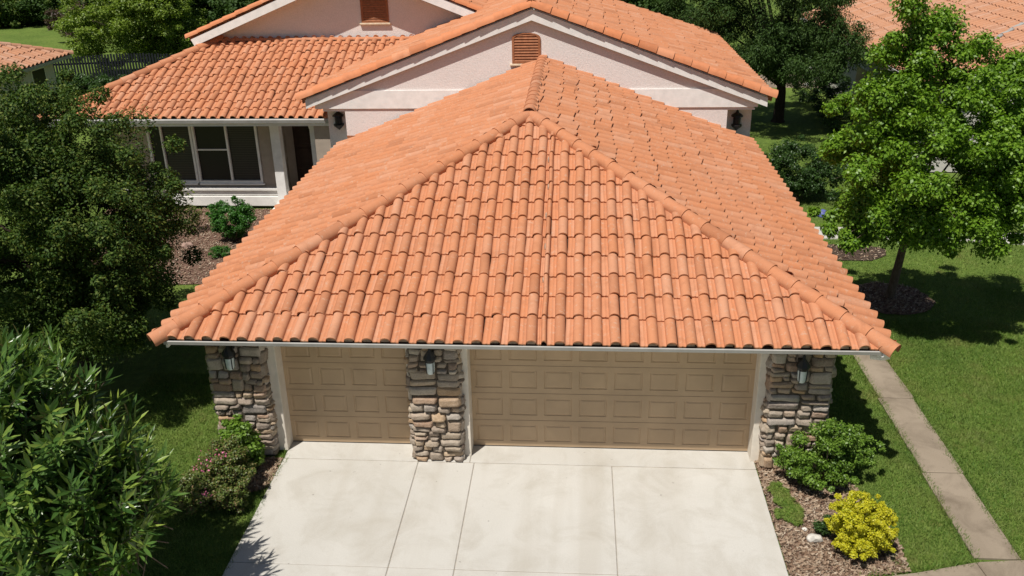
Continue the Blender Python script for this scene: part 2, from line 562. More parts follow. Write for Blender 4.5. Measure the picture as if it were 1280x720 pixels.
# mortar plugs in the barrel mouths along the front and side eaves
mb = MB()
rng = random.Random(5)
def plugs(A, B):
    A = Vector(A); B = Vector(B); U = (B - A).normalized(); L = (B - A).length
    o = U.cross(Vector((0, 0, 1)))
    c0 = -.293
    while True:
        w = .293
        if c0 < 6.25 <= c0 + w: w *= .52
        u = c0 + .70 * w
        c0 += w
        if u > L - .06: break
        if w < .29: continue
        if u < .06 or rng.random() < .06: continue
        c = A + U * u + o * (.03 + rng.uniform(0, .02)) + Vector((0, 0, .016))
        vs = []
        for q in range(7):
            t = math.pi * q / 6
            vs.append(c + U * (.066 * math.cos(t)) + Vector((0, 0, .062 * math.sin(t))))
        vs += [p - o * .08 for p in vs]
        mb.add(vs, [tuple(range(7)), tuple(range(13, 6, -1))] + [(i, i + 7, (i + 1) % 7 + 7, (i + 1) % 7) for i in range(7)])
plugs(E_L, E_R)
plug_o = mb.build('mortar', M['mortar'], house)
# mortar seam running up the front slope and blobs at the top of the hips
mb = MB()
for q in range(6):
    u = 6.22 + rng.uniform(-.015, .015); v = .6 + q * .83
    base = Vector(E_L) + Vector((u, 0, 0)) + Vector((0, v / math.hypot(1, PM), v * PM / math.hypot(1, PM)))
    s = rng.uniform(.10, .19)
    mb.lathe((base.x, base.y, base.z + .0), [(.001, .05), (.016, .046), (.024, .03), (.026, .0)], 7, s / .03)
seam_o = mb.build('mortar', M['mortar'], house)
groof.data.materials.append(M['mortar'])
join(groof, [plug_o, seam_o], 1)
# gutter, fascia
mb = MB()
mb.prism([(YE - .055, ZE - .012), (YE - .075, ZE - .022), (YE - .062, ZE - .082), (YE + .02, ZE - .082), (YE + .02, ZE - .07), (YE - .05, ZE - .07), (YE - .058, ZE - .022)], 0, XL + .06, XR - .02)
mb.build('gutter', M['gutter'], groof)
mb = MB()
mb.box((XL + .03, YE + .025, ZE - .12), (XR - .03, YE + .06, ZE - .03))
mb.box((XL + .03, YE + .063, ZE - .2), (XL + .065, YG, ZE - .03))
mb.box((XR - .065, YE + .063, ZE - .2), (XR - .03, YG, ZE - .03))
mb.box((XL + .07, YE + .07, ZE - .135), (XR - .07, .02, ZE - .122))
mb.build('fascia', M['trim'], groof)
# crumpled gutter end and elbow at the right corner
mb = MB()
mb.tube([(XR - .05, YE - .05, ZE - .06), (XR + .03, YE - .045, ZE - .08), (XR + .05, YE + .0, ZE - .13), (XR + .0, YE + .08, ZE - .2), (XR - .12, YE + .22, ZE - .26)], [.06, .055, .05, .045, .04], 7)
mb.build('gutter_elbow', M['trim'], groof, 40)

# garage walls
mb = MB()
mb.box((-5.35, .1, 0), (-5.2, YG - .003, 2.42))
mb.box((4.62, .1, 0), (4.78, YG - .003, 2.42))
mb.box((-5.18, .56, 2.16), (4.6, .66, 2.5))            # lintel above doors
mb.box((-5.197, .105, 2.2), (4.617, .47, 2.40))
mb.build('garage_wall', M['stucco'], house)

# stone pillars
def stone_face(mb, O, U, N, W, H, rng, depth=.066):
    """irregular ledge stones over a W x H face; O lower left corner, U across, N outward"""
    O = Vector(O); U = Vector(U); N = Vector(N); Z = Vector((0, 0, 1))
    rects = []
    def split(x0, z0, x1, z1, d):
        w, h = x1 - x0, z1 - z0
        if h > .30 or (h > .16 and rng.random() < .42 and w < 2.8 * h):
            f = rng.uniform(.36, .64); m = z0 + h * f
            split(x0, z0, x1, m, d + 1); split(x0, m, x1, z1, d + 1)
        elif w > .50 or (w > .28 and w > 1.8 * h and rng.random() < .6):
            f = rng.uniform(.33, .67); m = x0 + w * f
            split(x0, z0, m, z1, d + 1); split(m, z0, x1, z1, d + 1)
        else:
            rects.append((x0, z0, x1, z1))
    z = 0.0
    while z < H - .01:
        h = rng.uniform(.26, .44)
        if H - z - h < .15: h = H - z
        x = 0.0
        while x < W - .01:
            w = rng.uniform(.35, .62)
            if W - x - w < .2: w = W - x
            split(x, z, x + w, min(H, z + h), 0)
            x += w
        z += h
    for (x0, z0, x1, z1) in rects:
        g = .0045
        x0 += g; x1 -= g; z0 += g; z1 -= g
        if x0 < .02: x0 -= rng.uniform(0, .035)
        if x1 > W - .02: x1 += rng.uniform(0, .035)
        w, h = x1 - x0, z1 - z0
        jit = lambda s: rng.uniform(-s, s)
        cs = [(x0 + jit(.024), z0 + jit(.02)), (x1 + jit(.024), z0 + jit(.02)), (x1 + jit(.024), z1 + jit(.02)), (x0 + jit(.024), z1 + jit(.02))]
        nx, nz = max(7, int(w / .03)), max(6, int(h / .025))
        d0 = depth * rng.uniform(.55, 1.3)
        sx, sz = rng.uniform(-.25, .25), rng.uniform(-.35, .35)
        f1, f2, f3 = rng.uniform(8, 20), rng.uniform(0, 6), rng.uniform(12, 30)
        vs = []
        for j in range(nz + 1):
            for i in range(nx + 1):
                a, b = i / nx, j / nz
                # pull the outline in at the corners so the stone is rounded
                aa, bb = 2 * a - 1, 2 * b - 1
                ca = aa * (1 - .06 * bb ** 6); cb = bb * (1 - .07 * aa ** 6)
                a2, b2 = (ca + 1) / 2, (cb + 1) / 2
                px = (cs[0][0] * (1 - a2) + cs[1][0] * a2) * (1 - b2) + (cs[3][0] * (1 - a2) + cs[2][0] * a2) * b2
                pz = (cs[0][1] * (1 - a2) + cs[1][1] * a2) * (1 - b2) + (cs[3][1] * (1 - a2) + cs[2][1] * a2) * b2
                e = max(abs(aa), abs(bb))
                dome = (1 - e ** 9) ** .55 if e < 1 else 0
                ht = dome * (d0 * (1 + sx * aa + sz * bb) + .007 * math.sin(f1 * px + f2) + .006 * math.sin(f3 * pz + f1)) - (0.012 if e >= 1 else 0)
                if 0 < e < 1: ht += rng.uniform(-.006, .006)
                vs.append(O + U * px + Z * pz + N * ht)
        fs = []
        for j in range(nz):
            for i in range(nx):
                q = j * (nx + 1) + i
                fs.append((q, q + 1, q + nx + 2, q + nx + 1))
        mb.add(vs, fs)

def pillar(x0, x1, y0, y1, H, seed, left=True, right=True):
    rng = random.Random(seed)
    mb = MB()
    stone_face(mb, (x0, y0, 0), (1, 0, 0), (0, -1, 0), x1 - x0, H, rng)
    if left: stone_face(mb, (x0, y1, 0), (0, -1, 0), (-1, 0, 0), y1 - y0, H, rng)
    if right: stone_face(mb, (x1, y0, 0), (0, 1, 0), (1, 0, 0), y1 - y0, H, rng)
    me = bpy.data.meshes.new('stone_pillar')
    me.from_pydata([tuple(v) for v in mb.v], [], mb.f)
    me.polygons.foreach_set('use_smooth', [True] * len(me.polygons))
    p = link('stone_pillar', me, M['stone'], house)
    c = MB(); c.box((x0 - .004, y0 - .004, 0), (x1 + .004, y1 + .004, H))
    c.build('mortar_core', M['stone_core'], p)
    return p
pillar(-5.50, -4.60, .03, .48, 2.36, 101)
pillar(-2.05, -1.22, .03, .48, 2.36, 107)
pillar(3.97, 4.93, .03, .48, 2.36, 103)

# garage doors
def garage_door(x0, x1, ncol, frame_l, frame_r):
    H = 2.2; rows = 4; y = .50
    mb = MB()
    w = (x1 - x0) / ncol; h = H / rows
    for r in range(rows):
        za, zb = r * h + (.004 if r else .012), (r + 1) * h - .004
        for c in range(ncol):
            xa, xb = x0 + c * w, x0 + (c + 1) * w
            # rings from the section surface inwards: moulding groove then raised field
            mx, mz = .062, .098
            ins = [(0, 0, 0), (mx, mz, 0), (mx + .010, mz + .010, .012), (mx + .026, mz + .022, .012), (mx + .052, mz + .044, .002)]
            vs = []; fs = []
            for (ix, iz, d) in ins:
                vs += [(xa + ix, y + d, za + iz), (xb - ix, y + d, za + iz), (xb - ix, y + d, zb - iz), (xa + ix, y + d, zb - iz)]
            for q in range(len(ins) - 1):
                for k in range(4):
                    fs.append((q * 4 + k, q * 4 + (k + 1) % 4, q * 4 + 4 + (k + 1) % 4, q * 4 + 4 + k))
            b = (len(ins) - 1) * 4
            fs.append((b, b + 1, b + 2, b + 3))
            mb.add(vs, fs)
    o = mb.build('garage_door', M['door'], house)
    mb = MB()
    mb.box((x0, y + .022, .008), (x1, y + .05, H))
    for r in range(1, rows):
        mb.box((x0, y + .006, r * h - .012), (x1, y + .021, r * h + .012))
    mb.build('door_backing', M['door_gap'], o)
    mb = MB(); mb.box((x0, y - .008, .0), (x1, y + .018, .0115))
    mb.build('bottom_seal', M['black_metal'], o)
    mb = MB()
    for (a, b, ya) in (frame_l, frame_r):
        mb.box((a, ya, 0), (b, .53, 2.2), .006)
    mb.box((frame_l[0], .2, 2.203), (frame_r[1], .49, 2.34), .006)
    mb.build('door_frame', M['trim_warm'], o)
    return o
garage_door(-4.40, -2.11, 4, (-4.56, -4.40, .2), (-2.11, -2.058, .1))
garage_door(-1.07, 3.80, 8, (-1.19, -1.07, .16), (3.80, 3.94, .2))

# wall lanterns
def lantern(x, y, z, dark=False):
    mb = MB()
    if dark:
        mb.lathe((x, y - .08, z), [(.008, .30), (.03, .27), (.05, .22), (.16, .15), (.17, .11), (.09, .10), (.11, .07), (.10, -.10), (.155, -.12), (.15, -.16), (.09, -.22), (.05, -.25), (.01, -.29)], 8)
        mb.box((x - .09, y - .03, z - .12), (x + .09, y - .002, z + .12), .01)
    else:
        mb.lathe((x, y - .13, z), [(.006, .27), (.02, .25), (.025, .20), (.05, .17), (.105, .10), (.115, .06), (.095, .05), (.085, .0)], 8)
        mb.box((x - .06, y - .06, z - .10), (x + .06, y + .03, z + .14), .01)
        mb.beam((x, y - .04, z + .10), (x, y - .13, z + .16), .025, .025)
        for k in range(4):
            t = math.pi / 4 + k * math.pi / 2
            mb.beam((x + .088 * math.cos(t), y - .13 + .088 * math.sin(t), z + .02), (x + .076 * math.cos(t), y - .13 + .076 * math.sin(t), z - .2), .012, .012, (1, 0, 0))
    o = mb.build('wall_lantern', M['black_metal'], house, 35)
    if not dark:
        mb = MB()
        mb.lathe((x, y - .13, z), [(.078, .0), (.078, -.06), (.072, -.18), (.05, -.225), (.012, -.235)], 10)
        mb.build('lantern_glass', M['frost'], o, 40)
    return o
lantern(-5.06, -.03, 2.08)
lantern(-1.65, -.03, 2.06)
lantern(4.40, -.03, 2.02)

# dark step flashing where the garage roof meets the gable wall
for sx, E in ((-1, B_L), (1, B_R)):
    mb = MB(); fr = random.Random(60 + sx)
    nseg = 15
    up_ = .085 if sx < 0 else .125
    for q in range(nseg):
        a0, a1 = q / nseg * .80 + .01, (q + 1) / nseg * .80
        p0 = Vector((XM, YG - .04, ZA + up_)).lerp(Vector((E[0], YG - .04, E[2] + up_)), a0)
        p1 = Vector((XM, YG - .04, ZA + up_)).lerp(Vector((E[0], YG - .04, E[2] + up_)), a1)
        dz = fr.uniform(-.012, .02)
        mb.beam(p0 + Vector((0, 0, dz)), p1 + Vector((0, 0, dz - .012)), .035, .045)
    mb.build('step_flashing', M['black_metal'], groof)

# main gable over the garage's far end
GX0, GX1, GY, GZ, GM = -6.95, 5.90, 11.86, 3.95, .373
GXM = (GX0 + GX1) / 2; GZA = GZ + GM * (GX1 - GX0) / 2
YB = 23.1
gp_r = [(GX1, GY, GZ), (GX1, YB, GZ), (GXM, 19.8, GZA), (GXM, GY, GZA)]
gp_l = [(GX0, YB, GZ), (GX0, GY, GZ), (GXM, GY, GZA), (GXM, 19.8, GZA)]
gp_b = [(GX1, YB, GZ), (GX0, YB, GZ), (GXM, 19.8, GZA)]
mroof = tiles('gable_roof', gp_r[0], gp_r[1], gp_r, M['tile'], house, seed=31, over=.06, col=.34, mess=1.1, vj=.021, step=.06, tall=1.5)
t2 = tiles('gable_roof', gp_l[0], gp_l[1], gp_l, M['tile'], house, seed=32, over=.06, mess=1.1)
t3 = tiles('gable_roof', gp_b[0], gp_b[1], gp_b, M['tile'], house, seed=33, over=.06)
join(mroof, [t2, t3])
mb = MB()
for p in (gp_r, gp_l, gp_b): deck(mb, p, .10)
mb.build('soffit', M['trim'], mroof)
rz = -.0
caps('rake_cap', (GX0, GY - .02, GZ + rz), (GXM, GY - .02, GZA + rz), M['tile_rake'], mroof, r=.20, L=.50, seed=41, taper=.075, lift=.035, arc=230, tilt=-.45, ext=.2)
caps('rake_cap', (GX1, GY - .02, GZ + rz), (GXM, GY - .02, GZA + rz), M['tile_rake'], mroof, r=.20, L=.50, seed=42, taper=.075, lift=.035, arc=230, tilt=.45, ext=.2)
caps('ridge_cap', (GXM, GY, GZA + .03), (GXM, 19.8, GZA + .03), M['tile_cap'], mroof, r=.15, L=.44, seed=43, lift=.05)
caps('hip_cap', (GX1, YB, GZ), (GXM, 19.8, GZA), M['tile_cap'], mroof, r=.13, L=.44, seed=44, lift=.05)
caps('hip_cap', (GX0, YB, GZ), (GXM, 19.8, GZA), M['tile_cap'], mroof, r=.13, L=.44, seed=45, lift=.05)
mb = MB()
for (xa, sgn) in ((GX0, 1), (GX1, -1)):
    # bargeboard: a sloping board under the rake tiles
    h0 = .29
    mb.prism([(xa - .0 * sgn, GZ - .04), (GXM, GZA - .04), (GXM, GZA - .04 - h0), (xa, GZ - .04 - h0 * .86)], 1, GY - .11, GY - .06) if sgn > 0 else \
        mb.prism([(xa, GZ - .04), (xa, GZ - .04 - h0 * .86), (GXM - .0, GZA - .04 - h0), (GXM, GZA - .04)], 1, GY - .11, GY - .06)
mb.build('bargeboard', M['trim'], mroof)
# gable wall, trim band, lower wall with recessed corners
mb = MB()
mb.prism([(-6.5, 3.6), (5.55, 3.6), (5.55, GZ - .03), (GXM, GZA - .13), (-6.5, GZ - .03)], 1, YG, YG + .15)
mb.box((-5.87, YG, 0), (4.86, YG + .15, 3.597))
mb.box((-6.5, 12.3, 0), (-5.873, 12.45, 3.75))
mb.box((4.863, 12.3, 0), (5.6, 12.45, 3.75))
mb.box((-6.5, 12.453, 0), (-6.35, YB - .6, 4.0))
mb.box((5.45, 12.453, 0), (5.6, YB - .6, 4.0))
mb.box((-6.347, YB - .75, 0), (5.447, YB - .6, 4.0))
mb.box((-5.873, YG + .153, 0), (-5.72, 12.297, 3.597))
mb.box((4.71, YG + .153, 0), (4.863, 12.297, 3.597))
gw = mb.build('gable_wall', M['stucco'], house)
mb = MB()
mb.prism([(-6.72, 3.64), (5.67, 3.64), (5.62, 4.03), (5.30, 4.145), (-6.34, 4.145), (-6.68, 4.03)], 1, YG - .035, YG - .003)
mb.box((-6.5, YG + .0, 3.56), (-5.873, 12.297, 3.597)); mb.box((4.863, YG + .0, 3.56), (5.6, 12.297, 3.597))
mb.build('trim_band', M['trim'], gw)
mb = MB()
mb.box((-6.0 + .13, YG - .025, 2.8), (-5.3, YG - .003, 2.86))
mb.build('wall_flashing', M['louver'], gw)
mb = MB(); mb.box((4.1, YG - .025, 2.76), (4.855, YG - .003, 2.8))
mb.build('wall_flashing', M['louver'], gw)
lantern(-6.17, 12.29, 3.24, True)
lantern(5.19, 12.29, 3.19, True)

def vent(xc, y, z0, w, hgt, arch):
    mb = MB()
    n = 9
    outline = [(xc - w / 2, z0), (xc + w / 2, z0)] + [(xc + w / 2 * math.cos(math.pi * k / n), z0 + hgt - arch + arch * math.sin(math.pi * k / n)) for k in range(n + 1)]
    inner = [(xc + (p[0] - xc) * .84, z0 + .05 + (p[1] - z0) * .9 - .0) for p in outline]
    m = len(outline)
    vs = [(p[0], y - .035, p[1]) for p in outline] + [(p[0], y - .035, p[1]) for p in inner] + [(p[0], y - .002, p[1]) for p in outline] + [(p[0], y - .004, p[1]) for p in inner]
    fs = []
    for i in range(m):
        j = (i + 1) % m
        fs += [(i, j, m + j, m + i), (2 * m + i, 2 * m + j, j, i), (m + i, m + j, 3 * m + j, 3 * m + i)]
    mb.add(vs, fs)
    z = z0 + .06
    while z < z0 + hgt - .08:
        a = w * .42
        if z > z0 + hgt - arch:
            a = w * .42 * math.sqrt(max(.05, 1 - ((z + .04 - (z0 + hgt - arch)) / arch) ** 2))
        mb.add([(xc - a, y - .034, z), (xc + a, y - .034, z), (xc + a, y - .006, z + .062), (xc - a, y - .006, z + .062), (xc - a, y - .026, z - .012), (xc + a, y - .026, z - .012), (xc + a, y - .003, z + .045), (xc - a, y - .003, z + .045)],
               [(0, 1, 2, 3), (4, 7, 6, 5), (0, 4, 5, 1), (1, 5, 6, 2), (2, 6, 7, 3), (3, 7, 4, 0)])
        z += .075
    o = mb.build('gable_vent', M['louver'], house)
    mb = MB(); mb.add([(p[0], y - .0022, p[1]) for p in inner], [tuple(range(m))])
    mb.build('vent_backing', M['wood_dark'], o)
    mb = MB(); mb.box((xc - w / 2 - .06, y - .09, z0 - .06), (xc + w / 2 + .05, y - .002, z0 - .003), .01)
    mb.build('vent_sill', M['vent_sill'], o)
vent(-.68, YG, 4.86, .78, .82, .13)

# porch roof and rear gable
PX, PY, PZ, PP = -15.5, 12.95, 3.12, .4
d = 4.25
pz = lambda y: PZ + PP * (y - PY)
pp_f = [(PX, PY, PZ), (-6.62, PY, PZ), (-4.4, 14.9, pz(14.9)), (-4.4, PY + d, pz(PY + d)), (PX + d, PY + d, pz(PY + d))]
pp_l = [(PX, 24, PZ), (PX, PY, PZ), (PX + d, PY + d, pz(PY + d)), (PX + d, 24, pz(PY + d))]
proof = tiles('porch_roof', pp_f[0], pp_f[1], pp_f, M['tile'], house, col=.30, row=.46, seed=51, mess=1.2)
t2 = tiles('porch_roof', pp_l[0], pp_l[1], pp_l, M['tile'], house, col=.30, row=.46, seed=52)
join(proof, [t2])
mb = MB(); deck(mb, pp_f); deck(mb, pp_l)
mb.build('roof_underlay', M['felt'], proof)
caps('hip_cap', pp_f[0], pp_f[4], M['tile_cap'], proof, r=.15, L=.44, seed=53, lift=.06)
caps('ridge_cap', (PX + d, PY + d - .12, pz(PY + d) - .02), (-4.6, PY + d - .12, pz(PY + d) - .02), M['tile_cap'], proof, r=.075, L=.5, seed=54, lift=.02)
mb = MB()
mb.prism([(PY - .06, PZ + .0), (PY - .10, PZ - .03), (PY - .08, PZ - .13), (PY + .02, PZ - .13)], 0, PX + .05, -6.56)
mb.build('gutter', M['gutter'], proof)
mb = MB(); mb.box((PX + .05, PY + .023, PZ - .24), (-6.56, PY + .07, PZ - .03)); mb.box((PX + .05, PY + .073, PZ - .235), (-6.52, 16.0, PZ - .2))
mb.build('fascia', M['trim'], proof)

RX0, RXM, RY, RZ = -12.1, -6.4, 16.78, 4.95
RZA = RZ + .397 * (RXM - RX0); RX1 = 2 * RXM - RX0
rp_l = [(RX0, 24, RZ), (RX0, RY, RZ), (RXM, RY, RZA), (RXM, 24, RZA)]
rp_r = [(RX1, RY, RZ), (RX1, 24, RZ), (RXM, 24, RZA), (RXM, RY, RZA)]
rroof = tiles('rear_roof', rp_l[0], rp_l[1], rp_l, M['tile'], house, seed=61)
t2 = tiles('rear_roof', rp_r[0], rp_r[1], rp_r, M['tile'], house, seed=62)
join(rroof, [t2])
mb = MB(); deck(mb, rp_l); deck(mb, rp_r)
mb.build('soffit', M['trim'], rroof)
caps('rake_cap', (RX0, RY - .03, RZ + .03), (RXM, RY - .03, RZA + .03), M['tile_rake'], rroof, r=.15, L=.5, seed=63, arc=230, tilt=-.5, ext=.15)
caps('rake_cap', (RX1, RY - .03, RZ + .03), (RXM, RY - .03, RZA + .03), M['tile_rake'], rroof, r=.15, L=.5, seed=64, arc=230, tilt=.5, ext=.15)
mb = MB()
mb.prism([(RX0, RZ - .03), (RXM, RZA - .03), (RXM, RZA - .30), (RX0 + .1, RZ - .24)], 1, RY - .15, RY - .10)
mb.prism([(RX1, RZ - .03), (RX1 - .1, RZ - .24), (RXM, RZA - .30), (RXM, RZA - .03)], 1, RY - .15, RY - .10)
mb.build('bargeboard', M['trim'], rroof)
mb = MB()
mb.prism([(RX0 + .25, 2.5), (RX1 - .25, 2.5), (RX1 - .25, RZ - .03), (RXM, RZA - .14), (RX0 + .25, RZ - .03)], 1, 17.25, 17.4)
mb.build('rear_wall', M['stucco'], house)
vent(-5.98, 17.25, 5.32, .92, .95, .12)

# porch: wall, base, window, posts, door
WY = 14.0
mb = MB()
mb.box((-14.6, WY, 0), (-12.9, WY + .12, 3.1)); mb.box((-9.28, WY, 0), (-8.9, WY + .12, 3.1))
mb.box((-12.897, WY, 0), (-9.283, WY + .12, .78)); mb.box((-12.897, WY, 2.86), (-9.283, WY + .12, 3.1))
mb.box((-9.02, WY + .123, 0), (-8.9, 15.4, 3.1)); mb.box((-8.897, 15.4, 0), (-6.51, 15.5, 3.1))
mb.box((-14.6, WY + .123, 0), (-14.48, 17.2, 3.1))
pw = mb.build('porch_wall', M['taupe'], house)
mb = MB(); mb.box((-7.2, 13.1, 0), (-6.51, 13.2, 3.05))
mb.build('entry_wall', M['taupe'], house)
mb = MB()
mb.box((-14.6, WY - .14, .06), (-8.62, WY - .003, .38), .01)
mb.box((-14.6, WY - .10, .40), (-8.62, WY - .003, .56), .01)
mb.box((-14.6, WY - .16, .575), (-8.62, WY - .003, .66), .01)
mb.box((-8.9, 13.2, 0), (-6.55, 15.4, .12))
mb.build('porch_base', M['siding'], pw)

def window(x0, x1, z0, z1, panes, y=WY):
    mb = MB()
    f = .07
    mb.box((x0, y - .04, z0), (x0 + f, y + .08, z1)); mb.box((x1 - f, y - .04, z0), (x1, y + .08, z1))
    mb.box((x0 + f, y - .04, z0), (x1 - f, y + .08, z0 + f)); mb.box((x0 + f, y - .04, z1 - f), (x1 - f, y + .08, z1))
    for (a, w) in panes['mull']:
        mb.box((a - w / 2, y - .03, z0 + f + .002), (a + w / 2, y + .07, z1 - f - .002))
    for (a, b, z) in panes['rail']:
        mb.box((a, y - .012, z - .02), (b, y + .05, z + .02))
    o = mb.build('window', M['trim'], house)
    for (a, b, k) in panes['glass']:
        g = MB(); g.box((a, y + .052, z0 + f), (b, y + .06, z1 - f))
        g.build('window_pane', M[k], o)
    g = MB(); g.box((x0 - .05, y - .09, z0 - .06), (x1 + .05, y - .004, z0 - .004), .008)
    g.build('window_sill', M['trim'], o)
window(-12.88, -11.42, .8, 2.84, {'mull': [(-12.42, .05)], 'rail': [], 'glass': [(-12.81, -12.45, 'pane'), (-12.39, -11.49, 'pane_blind')]})
window(-11.40, -9.30, .8, 2.84, {'mull': [(-10.31, .06)], 'rail': [(-11.33, -10.34, 1.88)], 'glass': [(-11.33, -10.345, 'pane'), (-10.275, -9.37, 'pane_blind')]})

def post(x, y, w, z0, z1):
    mb = MB()
    mb.box((x - w / 2, y - w / 2, z0), (x + w / 2, y + w / 2, z1 - .2), .012)
    mb.box((x - w / 2 - .05, y - w / 2 - .05, z1 - .197), (x + w / 2 + .05, y + w / 2 + .05, z1 - .1), .015)
    mb.box((x - w / 2 - .12, y - w / 2 - .08, z1 - .097), (x + w / 2 + .12, y + w / 2 + .08, z1), .015)
    mb.box((x - w / 2 - .03, y - w / 2 - .03, z0), (x + w / 2 + .03, y + w / 2 + .03, z0 + .15), .01)
    # curved brackets at the beam
    for s in (-1, 1):
        pts = [(x + s * (w / 2), z1 - .42), (x + s * (w / 2 + .06), z1 - .25), (x + s * (w / 2 + .2), z1 - .1), (x + s * w / 2, z1 - .1)]
        mb.prism(pts if s < 0 else pts[::-1], 1, y - .04, y + .04)
    return mb.build('porch_post', M['trim'], house)
post(-8.60, 13.74, .30, 0, 3.0)
post(-7.35, 13.6, .22, 0, 3.0)
mb = MB()
mb.box((-8.6, 15.34, .12), (-7.5, 15.397, 2.5), .005)
for k in range(3):
    for q in range(2):
        mb.box((-8.52 + q * .52, 15.32, .25 + k * .74), (-8.08 + q * .52, 15.342, .85 + k * .74), .012)
fd = mb.build('front_door', M['wood_dark'], house)
mb = MB(); mb.lathe((-7.58, 15.29, 1.15), [(.01, -.04), (.035, -.02), (.035, .02), (.01, .04)], 8)
mb.build('door_handle', M['vent_sill'], fd)
settle(house)

# ------------------------------------------------------------------ ground, paving, beds
def sheet(name, pts, z, mat, sub=0):
    bm = bmesh.new()
    f = bm.faces.new([bm.verts.new((p[0], p[1], z)) for p in pts])
    me = bpy.data.meshes.new(name); bm.to_mesh(me); bm.free()
    o = link(name, me, mat)
    o['kind'] = 'structure'
    return o

lawn = sheet('lawn_ground', [(-420, -120), (420, -120), (420, 700), (-420, 700)], -.04, M['grass'])

DX0, DX1 = -4.42, 3.87
mb = MB()
ys = [-15.5, -10.9, -7.0, -2.76, -.03, .66]
xs_a = [DX0, -1.99, -1.0, 1.40, DX1]
rng = random.Random(9)
g = .0045
for j in range(len(ys) - 1):
    xs = xs_a if j < len(ys) - 2 else [DX0, -2.0, -1.08, DX1]
    for i in range(len(xs) - 1):
        # each slab is cast as its own piece with worn edges
        mb.box((xs[i] + g, ys[j] + g, -.11), (xs[i + 1] - g, ys[j + 1] - (.016 if j == 3 else g), 0.0 + rng.uniform(-.002, .002)), .009)
drv = mb.build('driveway', M['concrete']); drv['kind'] = 'structure'
j_ = sheet('driveway_joints', [(DX0 + .02, -15.4), (DX1 - .02, -15.4), (DX1 - .02, .5), (DX0 + .02, .5)], -.014, M['joint'])

# side path, walk in front of the bed, walk by the tree
def slabs(name, quads, mat, z=0.0, th=.10):
    mb = MB()
    for q in quads:
        bm = bmesh.new()
        lo = [bm.verts.new((p[0], p[1], z - th)) for p in q]; hi = [bm.verts.new((p[0], p[1], z + rng.uniform(-.003, .003))) for p in q]
        n = len(q)
        bm.faces.new(hi); bm.faces.new(lo[::-1])
        for i in range(n):
            bm.faces.new((lo[i], lo[(i + 1) % n], hi[(i + 1) % n], hi[i]))
        bmesh.ops.bevel(bm, geom=[e for e in bm.edges if all(v.co.z > z - th / 2 for v in e.verts)], offset=.01, segments=1, affect='EDGES')
        mb.addbm(bm)
    o = mb.build(name, mat); o['kind'] = 'structure'
    return o
pq = []
py = [-2.16, .0, 2.47, 4.9, 7.3, 9.6, 11.4]
for a, b in zip(py[:-1], py[1:]):
    pq.append([(6.66, a + .016), (7.33, a + .016), (7.24 if a > 1 else 7.3, b - .008), (6.63, b - .008)])
slabs('side_path', pq, M['path'])
wq = [[(DX1 + .006, -2.78), (4.85, -2.68), (4.9, -4.0), (DX1 + .006, -4.1)],
      [(4.86, -2.68), (5.7, -2.52), (6.65, -2.24), (6.8, -3.8), (4.91, -4.0)],
      [(6.66, -2.235), (7.42, -2.16), (9.6, -2.3), (9.6, -3.6), (6.81, -3.8)]]
slabs('front_walk', wq, M['path'])
wq = [[(6.63, 11.41), (8.0, 11.36), (8.0, 12.3), (6.63, 12.4)], [(8.016, 11.36), (9.6, 11.36), (9.6, 12.3), (8.016, 12.3)],
      [(9.616, 11.36), (11.2, 11.3), (11.2, 12.2), (9.616, 12.3)], [(11.216, 11.3), (13, 11.0), (13.1, 11.9), (11.216, 12.2)], [(13.016, 11.0), (16, 10.2), (16.2, 11.1), (13.116, 11.9)]]
slabs('garden_walk', wq, M['concrete'])
slabs('far_road', [[(9.5, 33.2), (40, 31.0), (40, 35.5), (9.5, 36.6)]], M['path'], z=-.02)

bed_r = [(3.88, .2), (4.6, .1), (5.1, -.05), (5.35, -.35), (5.5, -.8), (5.62, -1.4), (5.66, -2.0), (5.62, -2.50), (4.85, -2.64), (3.88, -2.74)]
sheet('mulch_bed_right', bed_r, -.012, M['mulch'])
bed_p = [(-14.5, 13.8), (-14.2, 10.5), (-12.5, 8.6), (-10.8, 7.6), (-9.0, 7.7), (-7.6, 9.0), (-5.6, 10.4), (-5.5, 13.8)]
sheet('mulch_bed_porch', bed_p, -.02, M['mulch'])
def circ(cx, cy, r, n=28, wob=.06, seed=1):
    q = random.Random(seed)
    return [(cx + r * (1 + q.uniform(-wob, wob)) * math.cos(2 * math.pi * k / n), cy + r * (1 + q.uniform(-wob, wob)) * math.sin(2 * math.pi * k / n)) for k in range(n)]
ring_t = circ(8.35, 7.25, .95, seed=4)
sheet('mulch_ring_tree', ring_t, -.014, M['mulch'])
bed_k = [(7.4, 9.7), (8.6, 9.7), (9.1, 10.1), (9.2, 10.6), (8.6, 10.9), (7.4, 10.9)]
M['shaded_mulch'] = m_plain('mulch with shade in its colour', (.06, .04, .028), .95, .4, 12, .9, 30)  # mulch bed in tree shade; the shade is put into this dark colour
sheet('mulch_bed_walk', bed_k, -.014, M['shaded_mulch'])
bed_l = [(-5.2, -.05), (-4.43, -.05), (-4.43, -.9), (-4.8, -1.1), (-5.2, -.5)]
sheet('mulch_bed_left', bed_l, -.014, M['mulch'])

